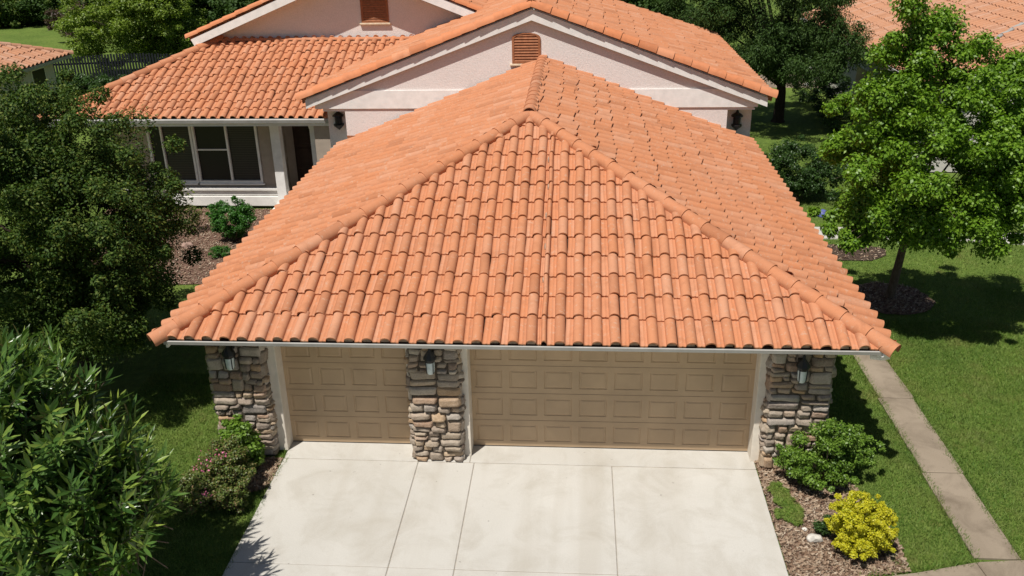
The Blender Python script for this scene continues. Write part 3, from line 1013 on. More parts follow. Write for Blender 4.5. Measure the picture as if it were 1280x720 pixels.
def inpoly(px, py, poly):
    c = np.zeros(px.shape, bool)
    n = len(poly)
    for i in range(n):
        x0, y0 = poly[i]; x1, y1 = poly[(i + 1) % n]
        if y0 == y1: continue
        c ^= ((y0 > py) != (y1 > py)) & (px < (x1 - x0) * (py - y0) / (y1 - y0) + x0)
    return c
bed_in = [(p[0] - (.16 + .07 * math.sin(i * 2.7)) * (p[0] > 4.5), p[1]) for i, p in enumerate(bed_r)]
PAVED = [bed_in, bed_p, ring_t, bed_k, bed_l, [(DX0 + .025, -16), (DX1, -16), (DX1, .5), (DX0 + .025, .5)], [(6.69, -2.2), (7.29, -2.2), (7.2, 11.5), (6.67, 11.5)],
         [(3.8, -4.1), (3.8, -2.75), (4.85, -2.68), (5.7, -2.52), (6.65, -2.24), (9.6, -2.3), (9.6, -3.8)], [(-5.4, 0), (4.85, 0), (4.85, 12), (-5.4, 12)],
         [(6.6, 11.35), (11.2, 11.3), (16, 10.2), (16.2, 11.1), (11.2, 12.2), (6.6, 12.4)]]
nrng = np.random.default_rng(4)

def grass_patch(name, regions, hgt, wid, edges):
    P = []
    for (x0, x1, y0, y1, dens) in regions:
        n = int((x1 - x0) * (y1 - y0) * dens)
        px = nrng.uniform(x0, x1, n); py = nrng.uniform(y0, y1, n)
        bad = np.zeros(n, bool)
        for pl in PAVED: bad |= inpoly(px, py, pl)
        P.append(np.stack([px[~bad], py[~bad]], 1))
    E = []
    for (xa, ya, xb, yb, dens) in edges:
        m = int(math.hypot(xb - xa, yb - ya) * dens)
        t = nrng.uniform(0, 1, m)
        off = np.abs(nrng.normal(0, .035, m)) * np.sign(.4 + np.sin(t * 37 + xa) + nrng.normal(0, .6, m)) 
        nx, ny = (yb - ya), -(xb - xa); q = math.hypot(nx, ny)
        E.append(np.stack([xa + (xb - xa) * t + nx / q * off, ya + (yb - ya) * t + ny / q * off], 1))
    nin = sum(len(p) for p in P)
    P = np.concatenate(P + E); n = len(P)
    a = nrng.uniform(0, 2 * np.pi, n); h = hgt * nrng.uniform(.5, 1.25, n); w = wid * nrng.uniform(.7, 1.3, n)
    h[nin:] *= 1.35
    lean = nrng.normal(0, .55, (n, 2)) * h[:, None]
    z0 = np.full(n, -.045)
    v0 = np.stack([P[:, 0] - np.cos(a) * w, P[:, 1] - np.sin(a) * w, z0], 1)
    v1 = np.stack([P[:, 0] + np.cos(a) * w, P[:, 1] + np.sin(a) * w, z0], 1)
    v2 = np.stack([P[:, 0] + lean[:, 0], P[:, 1] + lean[:, 1], z0 + h], 1)
    V = np.stack([v0, v1, v2], 1).reshape(-1, 3)
    F = np.arange(3 * n).reshape(-1, 3)
    o = np_mesh(name, V, F, M['blade'])
    tag(o, 'short green lawn grass on both sides of the house', 'grass', kind='stuff')
    return o
grass_patch('lawn_grass', [(4.8, 10.5, -4, 6, 2600), (10.5, 16, -3, 8, 900), (5.5, 16, 6, 12, 900), (-8.2, -4.4, -4.5, 3.0, 2200), (-12, -5.4, 3, 9, 250), (5.6, 13, 12, 22, 450)], .062, .0075, [(6.66, -2.16, 6.63, 6, 420), (7.3, 6, 7.32, -2.16, 420), (DX0, .3, DX0, -7, 420), (4.86, -2.66, 6.65, -2.22, 380), (7.4, -2.15, 9.6, -2.28, 300), (5.2, -.2, 5.5, -2.4, 500)])

def chips(regions):
    V = []; 
    for poly, n, z in regions:
        xs = [p[0] for p in poly]; ys = [p[1] for p in poly]
        px = nrng.uniform(min(xs), max(xs), n); py = nrng.uniform(min(ys), max(ys), n)
        ok = inpoly(px, py, poly); px, py = px[ok], py[ok]; m = len(px)
        a = nrng.uniform(0, 2 * np.pi, m); l = nrng.uniform(.012, .045, m); w = nrng.uniform(.006, .014, m)
        t = nrng.uniform(-.02, .02, m)
        dx, dy = np.cos(a), np.sin(a)
        zz = z + nrng.uniform(.004, .03, m)
        q = [np.stack([px + sx * l * dx - sy * w * dy, py + sx * l * dy + sy * w * dx, zz + sx * t + sy * t * .5], 1) for sx, sy in ((-1, -1), (1, -1), (1, 1), (-1, 1))]
        V.append(np.stack(q, 1).reshape(-1, 3))
    V = np.concatenate(V)
    o = np_mesh('mulch_chips', V, np.arange(len(V)).reshape(-1, 4), M['chip'])
    tag(o, 'loose brown bark chips over the planting beds', 'mulch', kind='stuff')
chips([(bed_r, 9000, -.012), (bed_p, 14000, -.02), (ring_t, 2500, -.014), (bed_l, 2500, -.014), (bed_k, 300, -.014)])

# ------------------------------------------------------------------ foliage
def unit(v):
    return v / (np.linalg.norm(v, axis=1, keepdims=True) + 1e-9)

def leaf_mesh(name, C, Nrm, Dir, L, W, mat, parent, fold=.25, rng=None):
    """diamond leaves folded along the midrib"""
    n = len(C)
    D = unit(Dir - Nrm * np.sum(Dir * Nrm, 1, keepdims=True))
    S = np.cross(Nrm, D)
    L = np.asarray(L).reshape(-1, 1) * np.ones((n, 1)); W = np.asarray(W).reshape(-1, 1) * np.ones((n, 1))
    b = C - D * L * .5; t = C + D * L * .5
    mid = C - D * L * .04 + Nrm * W * fold
    l = mid - S * W * .5; r = mid + S * W * .5
    V = np.stack([b, r, t, l], 1).reshape(-1, 3)
    return np_mesh(name, V, np.arange(4 * n).reshape(-1, 4), mat, parent)

def clump_leaves(rng, centers, radii, per, flat=.7, shell=.5, droop=0.0, upbias=.6):
    cs = np.repeat(centers, per, 0); rs = np.repeat(radii, per, 0)[:, None]
    n = len(cs)
    d = unit(rng.normal(size=(n, 3)))
    rad = rng.uniform(shell, 1.0, (n, 1)) ** .6 * rng.uniform(.55, 1.12, (n, 1))
    off = d * rad * rs * np.array([1, 1, flat])
    P = cs + off
    nr = unit(d * .55 + np.array([0, 0, upbias]) + rng.normal(size=(n, 3)) * .55)
    dr = unit(d + rng.normal(size=(n, 3)) * .6 - np.array([0, 0, droop]))
    return P, nr, dr

def lobe_clumps(rng, lobes, n, rmin, rmax, inner=.45):
    vol = np.array([(l[3] * l[4] * l[5]) ** .72 for l in lobes]); vol = vol / vol.sum()
    idx = rng.choice(len(lobes), n, p=vol)
    L = np.array(lobes)[idx]
    d = unit(rng.normal(size=(n, 3)))
    f = rng.uniform(inner, 1, (n, 1)) ** .7
    C = L[:, :3] + d * f * L[:, 3:6]
    r = rng.uniform(rmin, rmax, n)
    loose = rng.random(n) < .16
    C[loose] = L[loose, :3] + d[loose] * rng.uniform(1.02, 1.24, (int(loose.sum()), 1)) * L[loose, 3:6]
    r[loose] *= .55
    return C, r

def tree(name, label, base, top, lobes, nclump, per, crad, leaf, mat, bark, tr=(.12, .06), seed=1, flat=.7, droop=0.0, group=None, inner=.45, cat='tree', shell=.5, limbs=None, ctr=None, zmin=.3, xmin=-999):
    rng = np.random.default_rng(seed)
    root = empty(name, base, label, cat, group)
    C, r = lobe_clumps(rng, lobes, nclump, crad[0], crad[1], inner)
    keep = C[:, 0] - r > xmin
    C, r = C[keep], r[keep]
    nclump = len(C)
    C[:, 2] = np.maximum(C[:, 2], base[2] + zmin)
    P, nr, dr = clump_leaves(rng, C, r, per, flat, shell, droop)
    n = len(P)
    P[:, 2] = np.maximum(P[:, 2], base[2] + .04)
    Ls = leaf[0] * rng.uniform(.65, 1.3, n); Ws = leaf[1] * rng.uniform(.7, 1.25, n)
    leaf_mesh('crown', P, nr, dr, Ls, Ws, mat, root)
    mb = MB()
    b = Vector(base); t = Vector(top)
    pr = random.Random(seed)
    mid = b.lerp(t, .5) + Vector((pr.uniform(-.1, .1), pr.uniform(-.1, .1), 0))
    mb.tube([b + Vector((0, 0, -.08)), b + Vector((0, 0, .1)), mid, t], [tr[0] * 1.5, tr[0], (tr[0] + tr[1]) / 2, tr[1]], 9)
    k = limbs if limbs is not None else min(nclump, 34)
    for i in rng.choice(nclump, k, replace=False):
        c = Vector(C[i])
        s = b.lerp(t, pr.uniform(.6, 1))
        m = s.lerp(c, .5) + Vector((pr.uniform(-.15, .15), pr.uniform(-.15, .15), pr.uniform(0, .25)))
        r0 = tr[1] * pr.uniform(.35, .6)
        mb.tube([s, m, c], [r0, r0 * .6, r0 * .22], 5)
    mb.build('trunk', bark, root, 60)
    settle(root)
    return root

LG = m_leaf('bright green leaf', [(.07, .15, .012), (.11, .22, .016), (.16, .29, .022), (.23, .36, .04)], .42, .32)
LD = m_leaf('dark olive leaf', [(.02, .048, .009), (.036, .075, .012), (.065, .115, .018), (.17, .20, .04)], .6, .22, .2)
LK = m_leaf('grey green drooping leaf', [(.026, .055, .012), (.042, .085, .018), (.075, .125, .028)], .6, .22, .2)
LY = m_leaf('yellow green leaf', [(.08, .14, .016), (.13, .21, .022), (.19, .27, .03), (.25, .31, .06)], .5, .3)
LS = m_leaf('shrub leaf', [(.055, .12, .014), (.10, .19, .02), (.15, .26, .03), (.22, .33, .06)], .42, .3)
LB = m_leaf('fresh round shrub leaf', [(.03, .11, .015), (.05, .16, .02), (.08, .21, .03)], .45, .3)
LF = m_leaf('dark reddish shrub leaf', [(.05, .08, .018), (.10, .15, .03), (.15, .20, .045), (.30, .17, .10)], .45, .3)
LYE = m_leaf('golden leaf', [(.36, .36, .012), (.50, .46, .015), (.60, .55, .03), (.30, .38, .02)], .5, .3)
LO = m_leaf('oleander leaf', [(.028, .075, .017), (.06, .13, .028), (.105, .19, .04), (.30, .38, .07)], .3, .26, .5)
LH = m_leaf('dark hedge leaf', [(.025, .06, .012), (.04, .085, .018), (.06, .12, .025)], .45, .25)

tree('shade_tree', 'leafy bright green tree with slim trunk on the lawn beside the garage', (8.34, 7.3, -.03), (8.3, 6.2, 2.9),
     [(8.15, 5.40, 4.12, 2.10, 1.80, 1.50), (6.50, 5.20, 3.82, 1.15, 1.20, 1.20), (7.95, 5.00, 2.72, 1.90, 1.20, 0.55), (7.05, 5.20, 6.32, 0.50, 0.55, 1.10), (6.85, 5.20, 5.22, 0.60, 0.60, 0.60), (7.85, 5.40, 6.02, 0.50, 0.60, 0.90), (8.80, 5.50, 5.62, 0.70, 0.80, 0.80), (9.95, 5.40, 4.02, 1.30, 1.40, 1.40), (6.85, 5.10, 2.82, 0.80, 0.80, 0.50), (8.95, 4.70, 3.02, 1.20, 0.90, 0.50)],
     430, 400, (.2, .46), (.08, .052), LG, M['bark'], (.11, .06), 21, .8, .3, limbs=26, shell=.3, xmin=5.72, inner=.35)
tree('dark_tree', 'large dark small-leaved tree filling the left side of the yard', (-9.6, 2.9, -.03), (-9.3, 2.8, 2.6),
     [(-9.2, 2.6, 3.7, 2.4, 2.3, 2.2), (-8.35, 2.2, 3.5, 1.4, 1.6, 1.5), (-10.6, 3.3, 4.2, 2.0, 2.0, 1.8), (-9.2, 3.2, 2.0, 1.5, 1.6, 1.0), (-11.8, 2.4, 3.0, 1.8, 1.8, 1.8), (-8.3, 1.6, 2.2, 1.5, 1.3, 1.0), (-10, 1.2, 2.0, 1.8, 1.2, 1.2), (-11.2, -.8, 4.9, 2.2, 2.0, 1.7), (-8.25, 3.0, 3.9, 1.15, 1.3, 1.0), (-9.4, 4.6, 2.6, 1.6, 1.5, 1.4), (-8.3, .6, 2.7, 1.3, 1.2, 1.1), (-9.4, 2.8, 5.2, 1.6, 1.6, 1.0)],  # includes an out-of-frame lobe at camera-left, added to shade the lawn
     640, 440, (.24, .5), (.066, .038), LD, M['bark_dark'], (.16, .09), 22, .8, .2)
tree('willowy_tree', 'broad dark tree with drooping foliage behind the house on the lawn', (9.3, 25.8, -.03), (9.1, 25.3, 2.5),
     [(7.9, 24.2, 5.3, 3.0, 2.8, 2.5), (10.0, 24.4, 4.3, 1.5, 1.8, 1.8), (5.6, 24.6, 5.2, 1.7, 1.8, 1.7), (8.6, 23.4, 3.2, 2.6, 1.9, 1.0), (9.4, 22.4, 3.3, 1.9, 1.6, .9), (10.6, 23.6, 3.4, 1.6, 1.5, 1.0), (8.0, 24.4, 7.4, 2.4, 2.2, 1.6), (7.3, 25.5, 3.4, 2.0, 1.8, 1.3)],
     430, 300, (.3, .62), (.12, .042), LK, M['bark_dark'], (.24, .15), 23, 1.0, .9)
tree('round_tree', 'yellow green bushy tree behind the dark fence by the porch roof', (-23.6, 37.5, -.03), (-23.6, 37.5, 1.8),
     [(-23.4, 37, 3.2, 2.7, 2.5, 2.6), (-26.4, 37.2, 2.4, 2.0, 1.7, 1.9), (-21.8, 37, 2.4, 1.6, 1.6, 1.9), (-22.8, 37, 5.6, 1.7, 1.7, 1.4)],
     260, 260, (.4, .75), (.15, .085), LY, M['bark_dark'], (.16, .1), 24)
k = 0
for (x, y, h, rr, mt, lab) in [
        (-27.5, 50, 7, 3.6, LD, 'dark green tree beyond the yellow green bushy tree'),
        (-21.0, 48, 7.5, 3.8, LK, 'tall grey green tree directly above the porch roof hip'),
        (-16.5, 46, 7, 3.4, LD, 'dark tree behind the rear gable roof'),
        (-57, 78, 5, 4.6, LK, 'shady grey green tree at the far left end of the lawn'),
        (-47.5, 74, 4.5, 4.4, LD, 'dark tree behind the far lawn strip, straight behind the lit grass'),
        (-47.5, 61.5, 4.2, 3.2, LD, 'low dark tree at the left end of the lit lawn strip'),
        (-42, 62.5, 4.2, 3.2, LK, 'low grey green tree at the back edge of the lit lawn strip'),
        (-35.5, 58, 5, 4.0, LD, 'dark tree beyond the purple shrub'),
        (-31, 60, 5.5, 4.4, LK, 'grey green tree above and behind the yellow green bushy tree'),
        (3.5, 38, 7, 3.6, LK, 'grey green tree just left of the broad drooping tree'),
        (-14, 40, 6.5, 3.4, LD, 'dark tree showing above the left rake of the rear gable'),
        (-8, 50, 7, 4, LD, 'dark tree hidden mostly behind the rear gable'),
        (1, 48, 7, 4, LK, 'grey green tree behind the main gable ridge'),
        (20, 52, 8, 4.5, LD, 'dark tree beyond the neighbouring tiled roof')]:
    tree('background_tree', lab, (x, y, -.03), (x, y, h * .35), [(x, y, h * .5, rr, rr, h * .45), (x + rr * .4, y - .8, h * .28, rr * .75, rr * .7, h * .28), (x - rr * .5, y - .6, h * .3, rr * .7, rr * .6, h * .3)],
         170, 220, (.5, 1.0), (.24, .14), mt, M['bark_dark'], (.2, .1), 300 + k, group='trees in the gardens behind', limbs=14)
    k += 1

def shrub(name, label, base, lobes, nclump, per, crad, leaf, mat, seed, flat=.8, cat='shrub', group=None, upbias=.6, flowers=0, stems=14, inner=.5):
    rng = np.random.default_rng(seed)
    root = empty(name, base, label, cat, group)
    C, r = lobe_clumps(rng, lobes, nclump, crad[0], crad[1], inner)
    C[:, 2] = np.maximum(C[:, 2], base[2] + .08)
    P, nr, dr = clump_leaves(rng, C, r, per, flat, .4, 0, upbias)
    ok = P[:, 2] > base[2] - .0
    P, nr, dr = P[ok], nr[ok], dr[ok]
    n = len(P)
    leaf_mesh('foliage', P, nr, dr, leaf[0] * rng.uniform(.6, 1.35, n), leaf[1] * rng.uniform(.7, 1.3, n), mat, root)
    mb = MB(); pr = random.Random(seed)
    b = Vector(base)
    for i in rng.choice(nclump, min(stems, nclump), replace=False):
        c = Vector(C[i])
        m = b.lerp(c, .5) + Vector((pr.uniform(-.05, .05), pr.uniform(-.05, .05), .04))
        mb.tube([b + Vector((pr.uniform(-.05, .05), pr.uniform(-.05, .05), -.04)), m, c], [.014, .01, .005], 5)
    mb.build('stem', M['bark'], root)
    if flowers:
        top = C[np.argsort(-C[:, 2])[:max(6, nclump // 2)]]
        fc = top[rng.choice(len(top), 7)]
        cs = np.repeat(fc, flowers, 0)
        P = cs + rng.normal(size=cs.shape) * .055 + np.array([0, -.04, .08])
        nr = unit(rng.normal(size=P.shape) + np.array([0, 0, .7])); dr = unit(rng.normal(size=P.shape))
        leaf_mesh('blossom', P, nr, dr, .04, .032, M['flower'], root)
    settle(root)
    return root

shrub('green_shrub', 'loose bright green shrub at the foot of the right stone pillar', (4.85, -.38, -.01),
      [(4.75, -.35, .62, .62, .45, .42), (5.25, -.2, .62, .5, .4, .32), (4.45, -.4, .45, .35, .3, .32), (4.95, -.45, .95, .35, .3, .22), (5.5, -.1, .5, .35, .35, .3), (4.8, -.45, .4, .6, .45, .3)], 150, 170, (.09, .17), (.05, .026), LS, 41)
shrub('yellow_shrub', 'rounded golden yellow shrub at the corner of the mulch bed', (5.02, -2.1, -.01),
      [(5.02, -2.08, .46, .47, .42, .44)], 190, 190, (.05, .11), (.036, .024), LYE, 42, inner=.3, flat=1.0)
shrub('small_shrub', 'small dark green plant tucked behind the golden yellow shrub', (4.62, -1.72, -.01), [(4.62, -1.72, .16, .17, .14, .13)], 16, 110, (.05, .09), (.04, .02), LH, 43)
shrub('low_tuft', 'low grassy green tuft beside the driveway edge in the mulch bed', (4.15, -1.0, -.01), [(4.15, -1.15, .03, .2, .34, .06), (4.08, -.75, .03, .14, .24, .06), (4.22, -1.35, .02, .14, .16, .04)], 90, 150, (.05, .09), (.075, .009), M['blade'], 44, flat=.6, cat='plant')
shrub('flowering_shrub', 'dark reddish shrub with pink blossoms beside the left driveway edge', (-5.15, -1.3, -.01),
      [(-5.2, -1.3, .45, .5, .45, .38), (-4.95, -1.0, .5, .38, .35, .3), (-5.3, -1.6, .35, .4, .35, .3), (-4.85, -1.45, .3, .3, .35, .3), (-5.0, -.85, .7, .3, .25, .2)], 170, 170, (.09, .16), (.042, .028), LF, 45, flowers=14)
shrub('leafy_shrub', 'small bright green shrub against the left stone pillar', (-5.02, -.32, -.01), [(-5.02, -.36, .62, .28, .22, .3), (-4.9, -.4, .3, .25, .22, .28)], 60, 130, (.09, .15), (.06, .04), LS, 46)
shrub('round_shrub', 'dense round green shrub on mulch below the porch', (-9.25, 10.9, -.02), [(-9.25, 10.9, .68, .58, .52, .56)], 130, 150, (.1, .18), (.055, .03), LB, 47)
shrub('sparse_shrub', 'sparse brownish shrub on mulch between dark tree and porch', (-10.9, 11.6, -.02), [(-10.9, 11.6, .45, .35, .35, .4)], 26, 60, (.12, .2), (.05, .025), LF, 48)
shrub('grass_tuft', 'bright green tuft on mulch at the edge of the garage roof', (-9.2, 9.6, -.02), [(-9.2, 9.6, .12, .3, .25, .12)], 18, 90, (.08, .14), (.08, .018), LB, 49, cat='plant')
shrub('hedge_bush', 'wide dark green bush on the lawn beyond the garage roof', (7.7, 15.0, -.02), [(7.6, 15.0, 1.0, 1.15, .9, .85), (8.6, 14.8, .7, .8, .7, .6), (7.0, 15.4, .8, .7, .7, .6)], 150, 170, (.18, .32), (.075, .04), LH, 50)
shrub('wall_shrub', 'dark shrub against the grey wall of the neighbour house by the drooping tree', (11.6, 27.0, -.03), [(11.6, 26.4, .9, .8, 1.6, .9), (11.5, 23.8, .7, .8, 1.3, .7), (11.4, 29.5, .9, .9, 1.5, .9)], 110, 130, (.2, .36), (.09, .05), LH, 54)
shrub('purple_shrub', 'purplish shrub by the far lawn, left of the yellow green tree', (-35.2, 51, -.03), [(-35.2, 51, 1.4, 1.6, 1.4, 1.4)], 50, 90, (.35, .6), (.16, .08), m_leaf('purple leaf', [(.06, .035, .03), (.10, .06, .045), (.07, .07, .03)]), 51)
shrub('far_shrub', 'low dark shrub by the black fence end', (-25.6, 32.2, -.03), [(-25.6, 32.2, .6, 1.3, .7, .7), (-24.2, 32, .5, 1.2, .7, .5), (-22.6, 31.5, .5, 1.2, .7, .5)], 70, 110, (.25, .4), (.12, .06), LH, 52)

def oleander():
    rng = np.random.default_rng(77)
    base = (-6.3, -4.3, -.03)
    root = empty('oleander', base, 'big foreground oleander with long narrow glossy leaves', 'shrub')
    lobes = [(-6.2, -4.1, 2.6, 1.45, 1.3, 1.55), (-5.3, -4.2, 2.1, .85, .9, 1.25), (-7.2, -4.0, 2.9, 1.2, 1.1, 1.4), (-6.0, -4.6, 1.4, 1.2, 1.0, 1.2), (-5.05, -4.2, 2.15, .7, .75, 1.15), (-6.6, -3.9, 3.7, 1.1, 1.0, .75)]
    n = 540
    vol = np.array([l[3] * l[4] for l in lobes]); vol /= vol.sum()
    idx = rng.choice(len(lobes), n, p=vol); L = np.array(lobes)[idx]
    d = rng.normal(size=(n, 3)); d[:, 2] = np.abs(d[:, 2]) * 1.1 - .35; d = unit(d)
    tip = L[:, :3] + d * L[:, 3:6] * rng.uniform(.55, 1.05, (n, 1))
    tip[:, 2] = np.maximum(tip[:, 2], .4)
    out = unit(d * np.array([.75, .75, .5]) + np.array([0, 0, .75]) + rng.normal(size=(n, 3)) * .22)
    V = []; F = []; nb = 0
    mb = MB()
    pr = random.Random(3)
    for i in range(n):
        T = tip[i]; o = out[i]
        ln = rng.uniform(.5, .85)
        a = np.cross(o, [0.3, .2, .9]); a /= np.linalg.norm(a); b = np.cross(o, a)
        st = T - o * ln
        mb.tube([tuple(st - o * .3 - np.array([0, 0, .15])), tuple(st), tuple(T)], [.009, .007, .003], 4)
        nw = int(rng.integers(7, 10))
        ph0 = rng.uniform(0, 6.28)
        for w in range(nw):
            f = w / (nw - 1)
            pos = st + o * ln * f
            up = .55 + 1.0 * f ** 1.8              # leaves stand up towards the tip
            for q in range(3):
                ph = ph0 + w * 1.05 + q * 2.094 + rng.normal(0, .2)
                rad = a * math.cos(ph) + b * math.sin(ph)
                dr = rad + o * (up + rng.normal(0, .15)); dr = dr / np.linalg.norm(dr)
                side = np.cross(o, rad); nm = np.cross(dr, side)
                if nm[2] < 0 and f < .8: pass
                LL = rng.uniform(.21, .34) * (1 - .45 * max(0, f - .75) * 2); WW = LL * rng.uniform(.15, .20)
                droop = rng.uniform(.0, .12) * LL * (1.2 - f)
                prof = [(0, .12), (.3, .85), (.62, 1.0), (1.0, .03)]
                vs = []
                for (t, ww) in prof:
                    c = pos + dr * LL * t - np.array([0, 0, 1]) * droop * t * t
                    s = side * WW * .5 * ww
                    vs += [c - s, c - nm * WW * .14 * ww * -1 * 0 - nm * .12 * WW * ww, c + s]
                V += vs
                for k in range(3):
                    for h in range(2):
                        F.append((nb + k * 3 + h, nb + k * 3 + h + 1, nb + k * 3 + h + 4, nb + k * 3 + h + 3))
                nb += 12
    np_mesh('foliage', np.array(V), np.array(F), LO, root)
    for i in rng.choice(n, 60, replace=False):
        T = Vector(tip[i] - out[i] * .9); b = Vector(base) + Vector((pr.uniform(-.4, .4), pr.uniform(-.3, .3), 0))
        m = b.lerp(T, .55) + Vector((0, 0, .3))
        mb.tube([b, m, T], [.026, .018, .008], 5)
    mb.build('stem', M['bark'], root)
    settle(root)
oleander()

# ------------------------------------------------------------------ neighbours and small things
# right-hand neighbour: tiled gable roof behind the shade tree
nb = empty('neighbour_house', (19, 26, 0), 'white neighbour house with faded tile roof behind the bright green tree', 'house')
NX, NZ, NM_, NY0, NY1 = 12.4, 2.98, .36, 17.6, 37.0
NXM, NX1 = 20.4, 28.4; NZA = NZ + NM_ * (NXM - NX)
nl = [(NX, NY1, NZ), (NX, NY0, NZ), (NXM, NY0, NZA), (NXM, NY1, NZA)]
nr_ = [(NX1, NY0, NZ), (NX1, NY1, NZ), (NXM, NY1, NZA), (NXM, NY0, NZA)]
nroof = tiles('roof', nl[0], nl[1], nl, M['tile_far'], nb, col=.33, row=.5, seed=71)
t2 = tiles('roof', nr_[0], nr_[1], nr_, M['tile_far'], nb, col=.33, row=.5, seed=72)
join(nroof, [t2])
mb = MB(); deck(mb, nl); deck(mb, nr_); mb.build('roof_underlay', M['felt'], nroof)
caps('ridge_cap', (NXM, NY0, NZA), (NXM, NY1, NZA), M['tile_far'], nroof, r=.15, L=.45, seed=73)
mb = MB(); mb.box((NX - .12, NY0 + .05, NZ - .14), (NX - .02, NY1, NZ - .02)); mb.build('gutter', M['gutter'], nroof)
mb = MB()
mb.prism([(NX - .02, NZ - .02), (NXM, NZA - .02), (NXM, NZA - .28), (NX - .02, NZ - .26)], 1, NY0 - .06, NY0 - .01)
mb.prism([(NX1, NZ - .02), (NX1, NZ - .26), (NXM, NZA - .28), (NXM, NZA - .02)], 1, NY0 - .06, NY0 - .01)
mb.build('bargeboard', M['trim'], nroof)
mb = MB()
for q in range(4):
    x0 = 13.9 + q * .9; z0 = NZ + NM_ * (x0 - NX) + .09
    mb.beam((x0, 19.6 + q * .55, z0), (x0 + .86, 19.6 + (q + 1) * .55 - .03, z0 + NM_ * .86), .22, .035, (-NM_, 0, 1))
mb.build('roof_flashing', M['gutter'], nroof)
mb = MB()
mb.box((NX + .5, NY0 + .4, 0), (NX + .65, NY1 - .4, NZ + .1)); mb.box((NX1 - .65, NY0 + .4, 0), (NX1 - .5, NY1 - .4, NZ + .1))
mb.prism([(NX + .653, 0), (NX1 - .653, 0), (NX1 - .653, NZ + .05), (NXM, NZA - .14), (NX + .653, NZ + .05)], 1, NY0 + .4, NY0 + .55)
mb.build('wall', M['white_wall'], nb)
mb = MB()
mb.box((NX + .46, 26, .9), (NX + .497, 27.6, 2.1))
wn = mb.build('window', M['trim'], nb)
mb = MB(); mb.box((NX + .44, 26.08, .98), (NX + .457, 27.52, 2.02))
mb.build('window_pane', M['pane'], wn)
mb = MB(); mb.box((15, NY0 + .36, .9), (16.6, NY0 + .397, 2.1))
wn = mb.build('window', M['trim'], nb)
mb = MB(); mb.box((15.08, NY0 + .34, .98), (16.52, NY0 + .357, 2.02))
mb.build('window_pane', M['pane'], wn)
settle(nb)

# left-hand neighbour: low hip roof
nb = empty('neighbour_house', (-29, 22, 0), 'small neighbour house with brown tile hip roof beyond the dark left tree', 'house')
LX, LZ, LP, LY0, LY1, LW = -23.3, 2.62, .36, 15.0, 28.7, 9.0
hw = LW / 2; lza = LZ + LP * hw
p_r = [(LX, LY0, LZ), (LX, LY1, LZ), (LX - hw, LY1 - hw, lza), (LX - hw, LY0 + hw, lza)]
p_l = [(LX - LW, LY1, LZ), (LX - LW, LY0, LZ), (LX - hw, LY0 + hw, lza), (LX - hw, LY1 - hw, lza)]
p_f = [(LX - LW, LY0, LZ), (LX, LY0, LZ), (LX - hw, LY0 + hw, lza)]
p_b = [(LX, LY1, LZ), (LX - LW, LY1, LZ), (LX - hw, LY1 - hw, lza)]
lroof = tiles('roof', p_r[0], p_r[1], p_r, M['tile_far'], nb, col=.33, row=.5, seed=81, mess=1.3)
rest = [tiles('roof', p[0], p[1], p, M['tile_far'], nb, col=.33, row=.5, seed=82 + i) for i, p in enumerate((p_l, p_f, p_b))]
join(lroof, rest)
mb = MB()
for p in (p_r, p_l, p_f, p_b): deck(mb, p)
mb.build('roof_underlay', M['felt'], lroof)
caps('hip_cap', p_r[1], p_r[2], M['tile_far'], lroof, r=.16, L=.45, seed=85)
caps('hip_cap', p_r[0], p_r[3], M['tile_far'], lroof, r=.16, L=.45, seed=86)
caps('ridge_cap', p_r[3], p_r[2], M['tile_far'], lroof, r=.16, L=.45, seed=87)
mb = MB(); mb.box((LX - .02, LY0, LZ - .16), (LX + .08, LY1, LZ - .02)); mb.build('gutter', M['gutter'], lroof)
mb = MB()
mb.box((LX - .75, LY0 + .6, 0), (LX - .6, LY1 - .6, LZ + .02)); mb.box((LX - LW + .6, LY0 + .6, 0), (LX - LW + .75, LY1 - .6, LZ + .02))
mb.box((LX - LW + .753, LY1 - .75, 0), (LX - .753, LY1 - .6, LZ + .02)); mb.box((LX - LW + .753, LY0 + .6, 0), (LX - .753, LY0 + .75, LZ + .02))
mb.build('wall', M['white_wall'], nb)
mb = MB(); mb.box((LX - .597, 26.2, .8), (LX - .56, 27.3, 2.3))
wn = mb.build('window', M['trim'], nb)
mb = MB(); mb.box((LX - .557, 26.27, .87), (LX - .54, 27.23, 2.23)); mb.build('window_pane', M['pane'], wn)
settle(nb)

# dark picket fence between the neighbour and the bushy tree
mb = MB()
A = Vector((-27.0, 33.3, 0)); B = Vector((-20.5, 34.6, 0))
n = 44
for i in range(n + 1):
    p = A.lerp(B, i / n)
    h = 1.62 + .18 * math.sin(math.pi * i / n) + .02 * math.sin(i * 2.3)
    mb.box((p.x - .05, p.y - .012, 0), (p.x + .05, p.y + .012, h))
for z in (.35, 1.35):
    mb.beam(A + Vector((0, .045, z)), B + Vector((0, .045, z)), .06, .09)
fo = mb.build('picket_fence', M['fence'])
tag(fo, 'black picket fence in front of the yellow green bushy tree', 'fence')

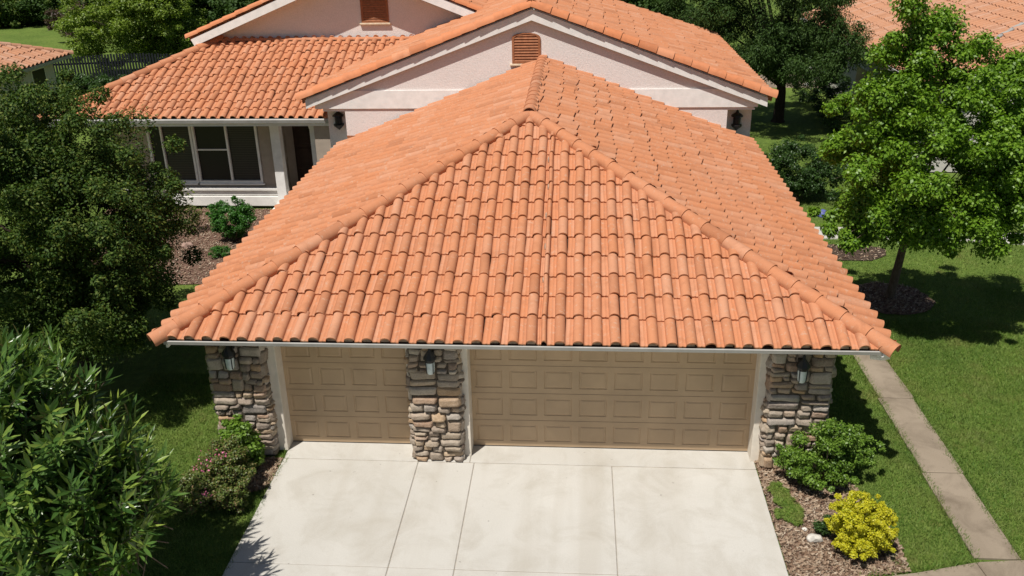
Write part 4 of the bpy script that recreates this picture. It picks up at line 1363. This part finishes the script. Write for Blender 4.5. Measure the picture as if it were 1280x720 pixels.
def rock(name, label, c, r, mat, seed, sq=.6):
    bm = bmesh.new()
    bmesh.ops.create_icosphere(bm, subdivisions=3, radius=1)
    q = random.Random(seed)
    dirs = [(Vector((q.gauss(0, 1), q.gauss(0, 1), q.gauss(0, 1))).normalized(), q.uniform(.62, .9)) for _ in range(14)]
    for v in bm.verts:
        for dd, lim in dirs:
            e = v.co.dot(dd) - lim
            if e > 0: v.co -= dd * e
        v.co = Vector((c[0] + v.co.x * r, c[1] + v.co.y * r * .8, c[2] + v.co.z * r * sq))
    m = MB(); m.addbm(bm)
    o = m.build(name, mat, None, 25)
    tag(o, label, 'rock')
rock('garden_rock', 'pale flat rock in the mulch beside the golden shrub', (4.42, -1.86, .03), .13, M['rock'], 1)
rock('garden_rock', 'tiny white pebble above the pale flat rock in the mulch', (4.32, -1.62, .01), .05, M['rock'], 2)
rock('garden_rock', 'reddish rock in the porch mulch under the dark tree', (-10.4, 10.3, .05), .2, M['rock_red'], 3)

mb = MB()
mb.lathe((8.18, 13.4, -.04), [(.17, 0), (.19, .02), (.18, .10), (.15, .16), (.06, .20), (.01, .205)], 12)
o = mb.build('sprinkler_cover', M['blue'], None, 40)
tag(o, 'small faded blue dome cover on the grass near the walk', 'sprinkler cover')

mb = MB()
mb.lathe((12.3, 33.6, -.03), [(.16, 0), (.16, .06), (.09, .10), (.08, .55), (.13, .6), (.15, .75), (.10, .9), (.02, .95)], 10)
o = mb.build('garden_post', M['trim'], None, 40)
tag(o, 'small white post on the grass near the far road', 'post')

# ------------------------------------------------------------------ light, sky, camera
SUN = Vector((.27, .42, -1)).normalized()
w = bpy.data.worlds.new('World'); scene.world = w; w.use_nodes = True
nt = w.node_tree; nt.nodes.clear()
o_ = nt.nodes.new('ShaderNodeOutputWorld'); bg = nt.nodes.new('ShaderNodeBackground'); sky = nt.nodes.new('ShaderNodeTexSky')
sky.sky_type = 'NISHITA'; sky.sun_disc = False
sky.sun_elevation = math.asin(-SUN.z); sky.sun_rotation = math.atan2(-SUN.x, -SUN.y)
bg.inputs['Strength'].default_value = .05
nt.links.new(sky.outputs[0], bg.inputs[0]); nt.links.new(bg.outputs[0], o_.inputs[0])
sl = bpy.data.lights.new('sun', 'SUN'); sl.energy = 5.0; sl.angle = R(.5); sl.color = (1, .955, .88)
so = bpy.data.objects.new('sun', sl); COL.objects.link(so)
so.rotation_euler = SUN.to_track_quat('-Z', 'Y').to_euler(); so.location = (-5, -8, 30)

cd = bpy.data.cameras.new('camera'); cam = bpy.data.objects.new('camera', cd); COL.objects.link(cam)
CX, CY, CH, PITCH, YAW, ROLL, FPX = 0.7652, -13.1635, 9.1048, .4121, .0788, -.0216, 1123.66
F = Vector((-math.sin(YAW) * math.cos(PITCH), math.cos(YAW) * math.cos(PITCH), -math.sin(PITCH)))
Rv = Vector((math.cos(YAW), math.sin(YAW), 0)); Uv = Rv.cross(F)
R2 = Rv * math.cos(ROLL) + Uv * math.sin(ROLL); U2 = -Rv * math.sin(ROLL) + Uv * math.cos(ROLL)
mw = Matrix((R2, U2, -F)).transposed().to_4x4(); mw.translation = (CX, CY, CH)
cam.matrix_world = mw
cd.sensor_width = 36; cd.lens = FPX / 1280 * 36; cd.clip_start = .1; cd.clip_end = 2000
scene.camera = cam
vs = scene.view_settings
vs.view_transform = 'Standard'; vs.look = 'None'; vs.exposure = 0.06; vs.gamma = 1; vs.use_curve_mapping = False
scene.render.resolution_x, scene.render.resolution_y = 1024, 576
scene.cycles.max_bounces = 8
